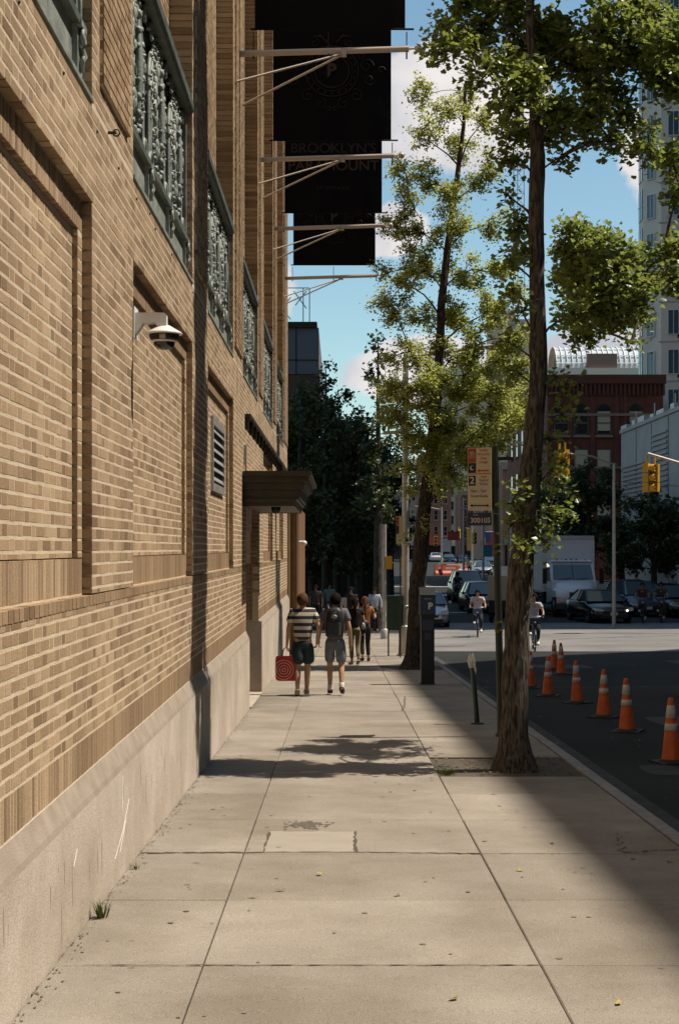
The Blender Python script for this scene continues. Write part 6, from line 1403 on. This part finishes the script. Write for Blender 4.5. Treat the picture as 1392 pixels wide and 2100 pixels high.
    m = MB(); m.prism([(-w2*.42, .42), (w2*.42, .42), (w2*.5, .53), (-w2*.5, .53)], -.012, .1, 'y'); m.prism([(-w2*.6, .24), (w2*.6, .24), (w2*.66, .36), (-w2*.66, .36)], -.005, .1, 'y'); m.build('grille', M_GRILLE, T)
    if plate: m = MB(); m.box(-.16, .16, -.03, -.012, .37, .50); m.build('number_plate', M_PLATE, T)
    return T
def rp(px, d): return (X_at(px, d), d, road_z(d)+.003)
P_BLK = paint('paint_black', (.006, .006, .008), .1); P_SIL = paint('paint_silver', (.45, .47, .48), .7, .3); P_WHT = paint('paint_white', (.6, .6, .6), 0, .3); P_BLU = paint('paint_navy', (.015, .03, .06), .3); P_GRY = paint('paint_grey', (.14, .14, .15), .5); P_YEL = paint('paint_taxi', (.6, .33, .02), 0)
c = car('black sedan waiting at the crossing with one bright headlamp, right of the truck', rp(1258, 65.2), R(7), P_BLK, 1.92, 4.7, 1.44, lit=(0, 2), name='sedan')
car('dark blue van-like car behind the two riders at the right edge', rp(1330, 71.5), R(6), P_BLU, 1.9, 4.7, 1.72, belt=1.02, hood=.95, kind='suv', name='sedan')
car('dark car cut by the right edge of the picture', rp(1412, 70.5), R(8), P_BLK, 1.85, 4.6, 1.55, kind='suv', name='sedan')
car('pale car seen between the black sedan and the dark blue car', rp(1265, 79), R(5), P_SIL, 1.85, 4.5, 1.5, kind='suv', name='sedan')
car('black car with both headlamps lit directly behind the near trunk', rp(1076, 70), R(3), P_BLK, 1.88, 4.6, 1.48, lit=(2, 2), name='sedan')
car('black car with a blue windscreen right behind the rider in pink', rp(1001, 75.5), R(3), P_BLK, 1.9, 4.7, 1.55, kind='suv', name='sedan')
car('dark grey pickup-like car at the back left of the waiting cars', rp(966, 88), R(2), P_GRY, 1.95, 4.8, 1.85, belt=1.1, hood=1.0, kind='suv', name='sedan')
car('silver sedan parked at the kerb half hidden by the parking meter', rp(878, 61.8), R(0), P_SIL, 1.82, 4.6, 1.44, name='parked_car', plate=False)
for i, (px, d, p_, lb) in enumerate(((894, 232, P_WHT, 'far white car just right of the second trunk'), (907, 262, P_BLK, 'far black car in the middle of the distant street'), (922, 215, P_BLK, 'far black car behind the road barriers'), (1006, 185, P_BLK, 'dark car far behind the green sign post'), (992, 150, P_SIL, 'far silver car left of the green sign post'), (950, 205, P_GRY, 'far grey car behind the barriers'))):
    car(lb, rp(px, d), R(180) if i == 0 else 0, p_, name='far_car') if i else car(lb, (X_at(px, d), d+4, road_z(d)), PI, p_, name='far_car')
# tan box cart behind the green post
T = thing('cargo_cart', 'tan box cart standing between the waiting cars behind the green post', 'cart', rp(1024, 66), R(-20))
m = MB(); m.prism([(-.45, 1.0), (.40, 1.0), (.50, 1.15), (.45, 1.95), (.35, 2.05), (-.45, 2.05)], -.38, .38, 'y'); m.build('box', mat('tan_canvas', (.42, .32, .24), .8), T)
m = MB(); m.box(-.40, .40, -.34, .34, .45, 1.0); m.build('frame', M_DARK, T)
for x in (-.38, .38): wheel(T, x, 0, .3, .08)
# white box truck
TR = thing('box_truck', 'white box truck waiting with its long bonnet toward the crossing', 'truck', rp(1186, 71.5), R(4))
M_TRW = mat('truck_white', (.80, .77, .80), .35, 0, (.76, .73, .77), 2); M_TRC = mat('truck_cab', (.74, .72, .76), .25)
m = MB(); m.box(-1.27, 1.27, 2.35, 10.0, 1.15, 3.85); m.build('cargo_box', M_TRW, TR)
m = MB(); m.box(-1.29, 1.29, 2.31, 2.35, 3.72, 3.87); m.box(-1.29, 1.29, 2.35, 10.0, 3.85, 3.88); m.build('roof_edge', mat('truck_trim', (.62, .62, .68), .3, .3), TR)
for x in (-1.30, 1.22): m = MB(); m.box(x, x+.08, 2.29, 2.35, 1.15, 3.7); m.build('corner_post', M_TRW, TR)
m = MB()
for i in range(16): m.box(-1.285, -1.27, 2.6+i*.46, 2.62+i*.46, 1.2, 3.8); m.box(1.27, 1.285, 2.6+i*.46, 2.62+i*.46, 1.2, 3.8)
m.box(-1.30, -1.27, 2.35, 10, 1.10, 1.22); m.box(1.27, 1.30, 2.35, 10, 1.1, 1.22); m.build('side_rib', M_STEEL, TR, kind='stuff')
m = MB(); m.prism([(.95, .75), (2.25, .6), (2.25, 2.62), (1.62, 2.62), (1.15, 1.72), (.95, 1.68)], -1.08, 1.08, 'x'); m.build('cab', M_TRC, TR)
m = MB(); m.add([(-.98, 1.13, 1.76), (.98, 1.13, 1.76), (.92, 1.52, 2.48), (-.92, 1.52, 2.48)], [(0, 1, 2, 3)]); m.build('windscreen', M_CGLASS, TR)
m = MB(); m.tube([(0, 1.11, 1.76), (0, 1.5, 2.48)], .012, 4); m.tube([(-.7, 1.09, 1.78), (-.1, 1.12, 1.84)], .012, 4); m.tube([(.1, 1.09, 1.78), (.75, 1.12, 1.84)], .012, 4); m.build('wiper', M_DARK, TR)
for s in (-1, 1):
    m = MB(); m.add([(s*1.085, 1.3, 1.72), (s*1.085, 2.1, 1.72), (s*1.085, 2.1, 2.42), (s*1.085, 1.65, 2.42)], [(0, 1, 2, 3)]); m.build('side_window', M_CGLASS, TR)
    m = MB(); m.box(s*1.38-.1, s*1.38+.1, 1.15, 1.22, 1.55, 2.3); m.tube([(s*1.08, 1.4, 1.7), (s*1.38, 1.25, 1.75)], .02, 5); m.tube([(s*1.08, 1.5, 2.3), (s*1.38, 1.25, 2.2)], .02, 5); m.build('mirror', M_DARK, TR)
m = MB(); rws = []
for (y, wd, zb, zt) in ((-.02, .50, .75, 1.22), (.05, .62, .7, 1.34), (.35, .80, .68, 1.50), (.75, .95, .68, 1.62), (1.2, 1.02, .68, 1.72)):
    rws.append([(-wd, y, zb), (-wd, y, zt-.22), (-wd*.8, y, zt-.05), (-wd*.4, y, zt), (0, y, zt+.02), (wd*.4, y, zt), (wd*.8, y, zt-.05), (wd, y, zt-.22), (wd, y, zb)])
m.grid(rws); m.add(rws[0], [tuple(range(9))]); m.build('bonnet', M_TRC, TR)
for s in (-1, 1):
    m = MB(); rws = [[(s*(.45+.62*u), y, z0+(.0 if u < 1 else -.1)) for u in (0, .5, .9, 1)] for y, z0 in ((.02, .62), (-.02, .95), (.05, 1.18), (.35, 1.32), (.9, 1.38), (1.3, 1.2))]
    m.grid(rws); m.box(s*1.07-.03, s*1.07+.03, .1, 1.2, .95, 1.25); m.build('fender', M_TRC, TR)
    m = MB(); m.prism([(s*.58, .86), (s*.98, .98), (s*1.0, .82), (s*.9, .72), (s*.60, .72)], -.06, .2, 'y'); m.build('headlight', M_LIGHT, TR)
m = MB(); m.prism([(-.42, .72), (.42, .72), (.46, 1.18), (-.46, 1.18)], -.07, .02, 'y'); gr_ = m.build('grille', M_GRILLE, TR)
for i in range(5): m = MB(); m.box(-.42, .42, -.085, -.07, .77+i*.085, .79+i*.085); m.build('grille_bar', M_RIM, gr_)
m = MB(); m.box(-1.1, 1.1, -.18, .05, .38, .66); m.build('bumper', mat('bumper_dark', (.05, .05, .055), .5), TR)
m = MB(); m.prism([(1.5, 2.62), (2.3, 2.62), (2.3, 2.72), (1.7, 2.70)], -1.0, 1.0, 'x'); m.build('visor', M_TRW, TR)
for x in (-.7, -.25, 0, .25, .7): m = MB(); m.ball((x, 1.65, 2.72), (.05, .04, .03)); m.build('roof_lamp', M_DARK if abs(x) < .5 else M_RIM, TR)
for x in (-.95, .95): wheel(TR, x, .62, .50, .28)
for x in (-.95, .95): wheel(TR, x, 8.2, .50, .5)
m = MB(); m.box(-.5, .5, 1.2, 9.9, .7, 1.1); m.box(-1.15, 1.15, 2.6, 3.8, .55, 1.1); m.build('chassis', M_DARK, TR)
# distant walkers on the right-hand pavement and up the street
far_tops = [(.30, .05, .04), (.35, .33, .3), (.05, .07, .12), (.3, .2, .05), (.10, .10, .10), (.4, .38, .36)]
for i, (px, d, lb) in enumerate(((962, 150, 'far pedestrian in white behind the barriers'), (952, 178, 'far pedestrian in grey on the distant crossing'), (988, 165, 'far pedestrian in dark clothes near the silver car'), (938, 190, 'far pedestrian in navy left of the barriers'),
                                 (1254, 84, 'shaded pedestrian in rust beyond the black sedan'), (1304, 86, 'shaded pedestrian in yellow beyond the right-hand cars'), (1378, 84, 'shaded pedestrian in pale top at the far right'))):
    person(lb, rp(px, d), R(180), 1.72, {}, 1, M_SKIN2, M_HAIRK, 'short', cloth('far_top_%d' % i, [(.5, .45, .42), (.2, .2, .2), (.03, .03, .04), (.03, .04, .09), (.22, .07, .04), (.4, .3, .08), (.42, .4, .38)][i]), .6, cloth('far_leg', (.03, .03, .04)), 'long', M_SBLK, sub=1)
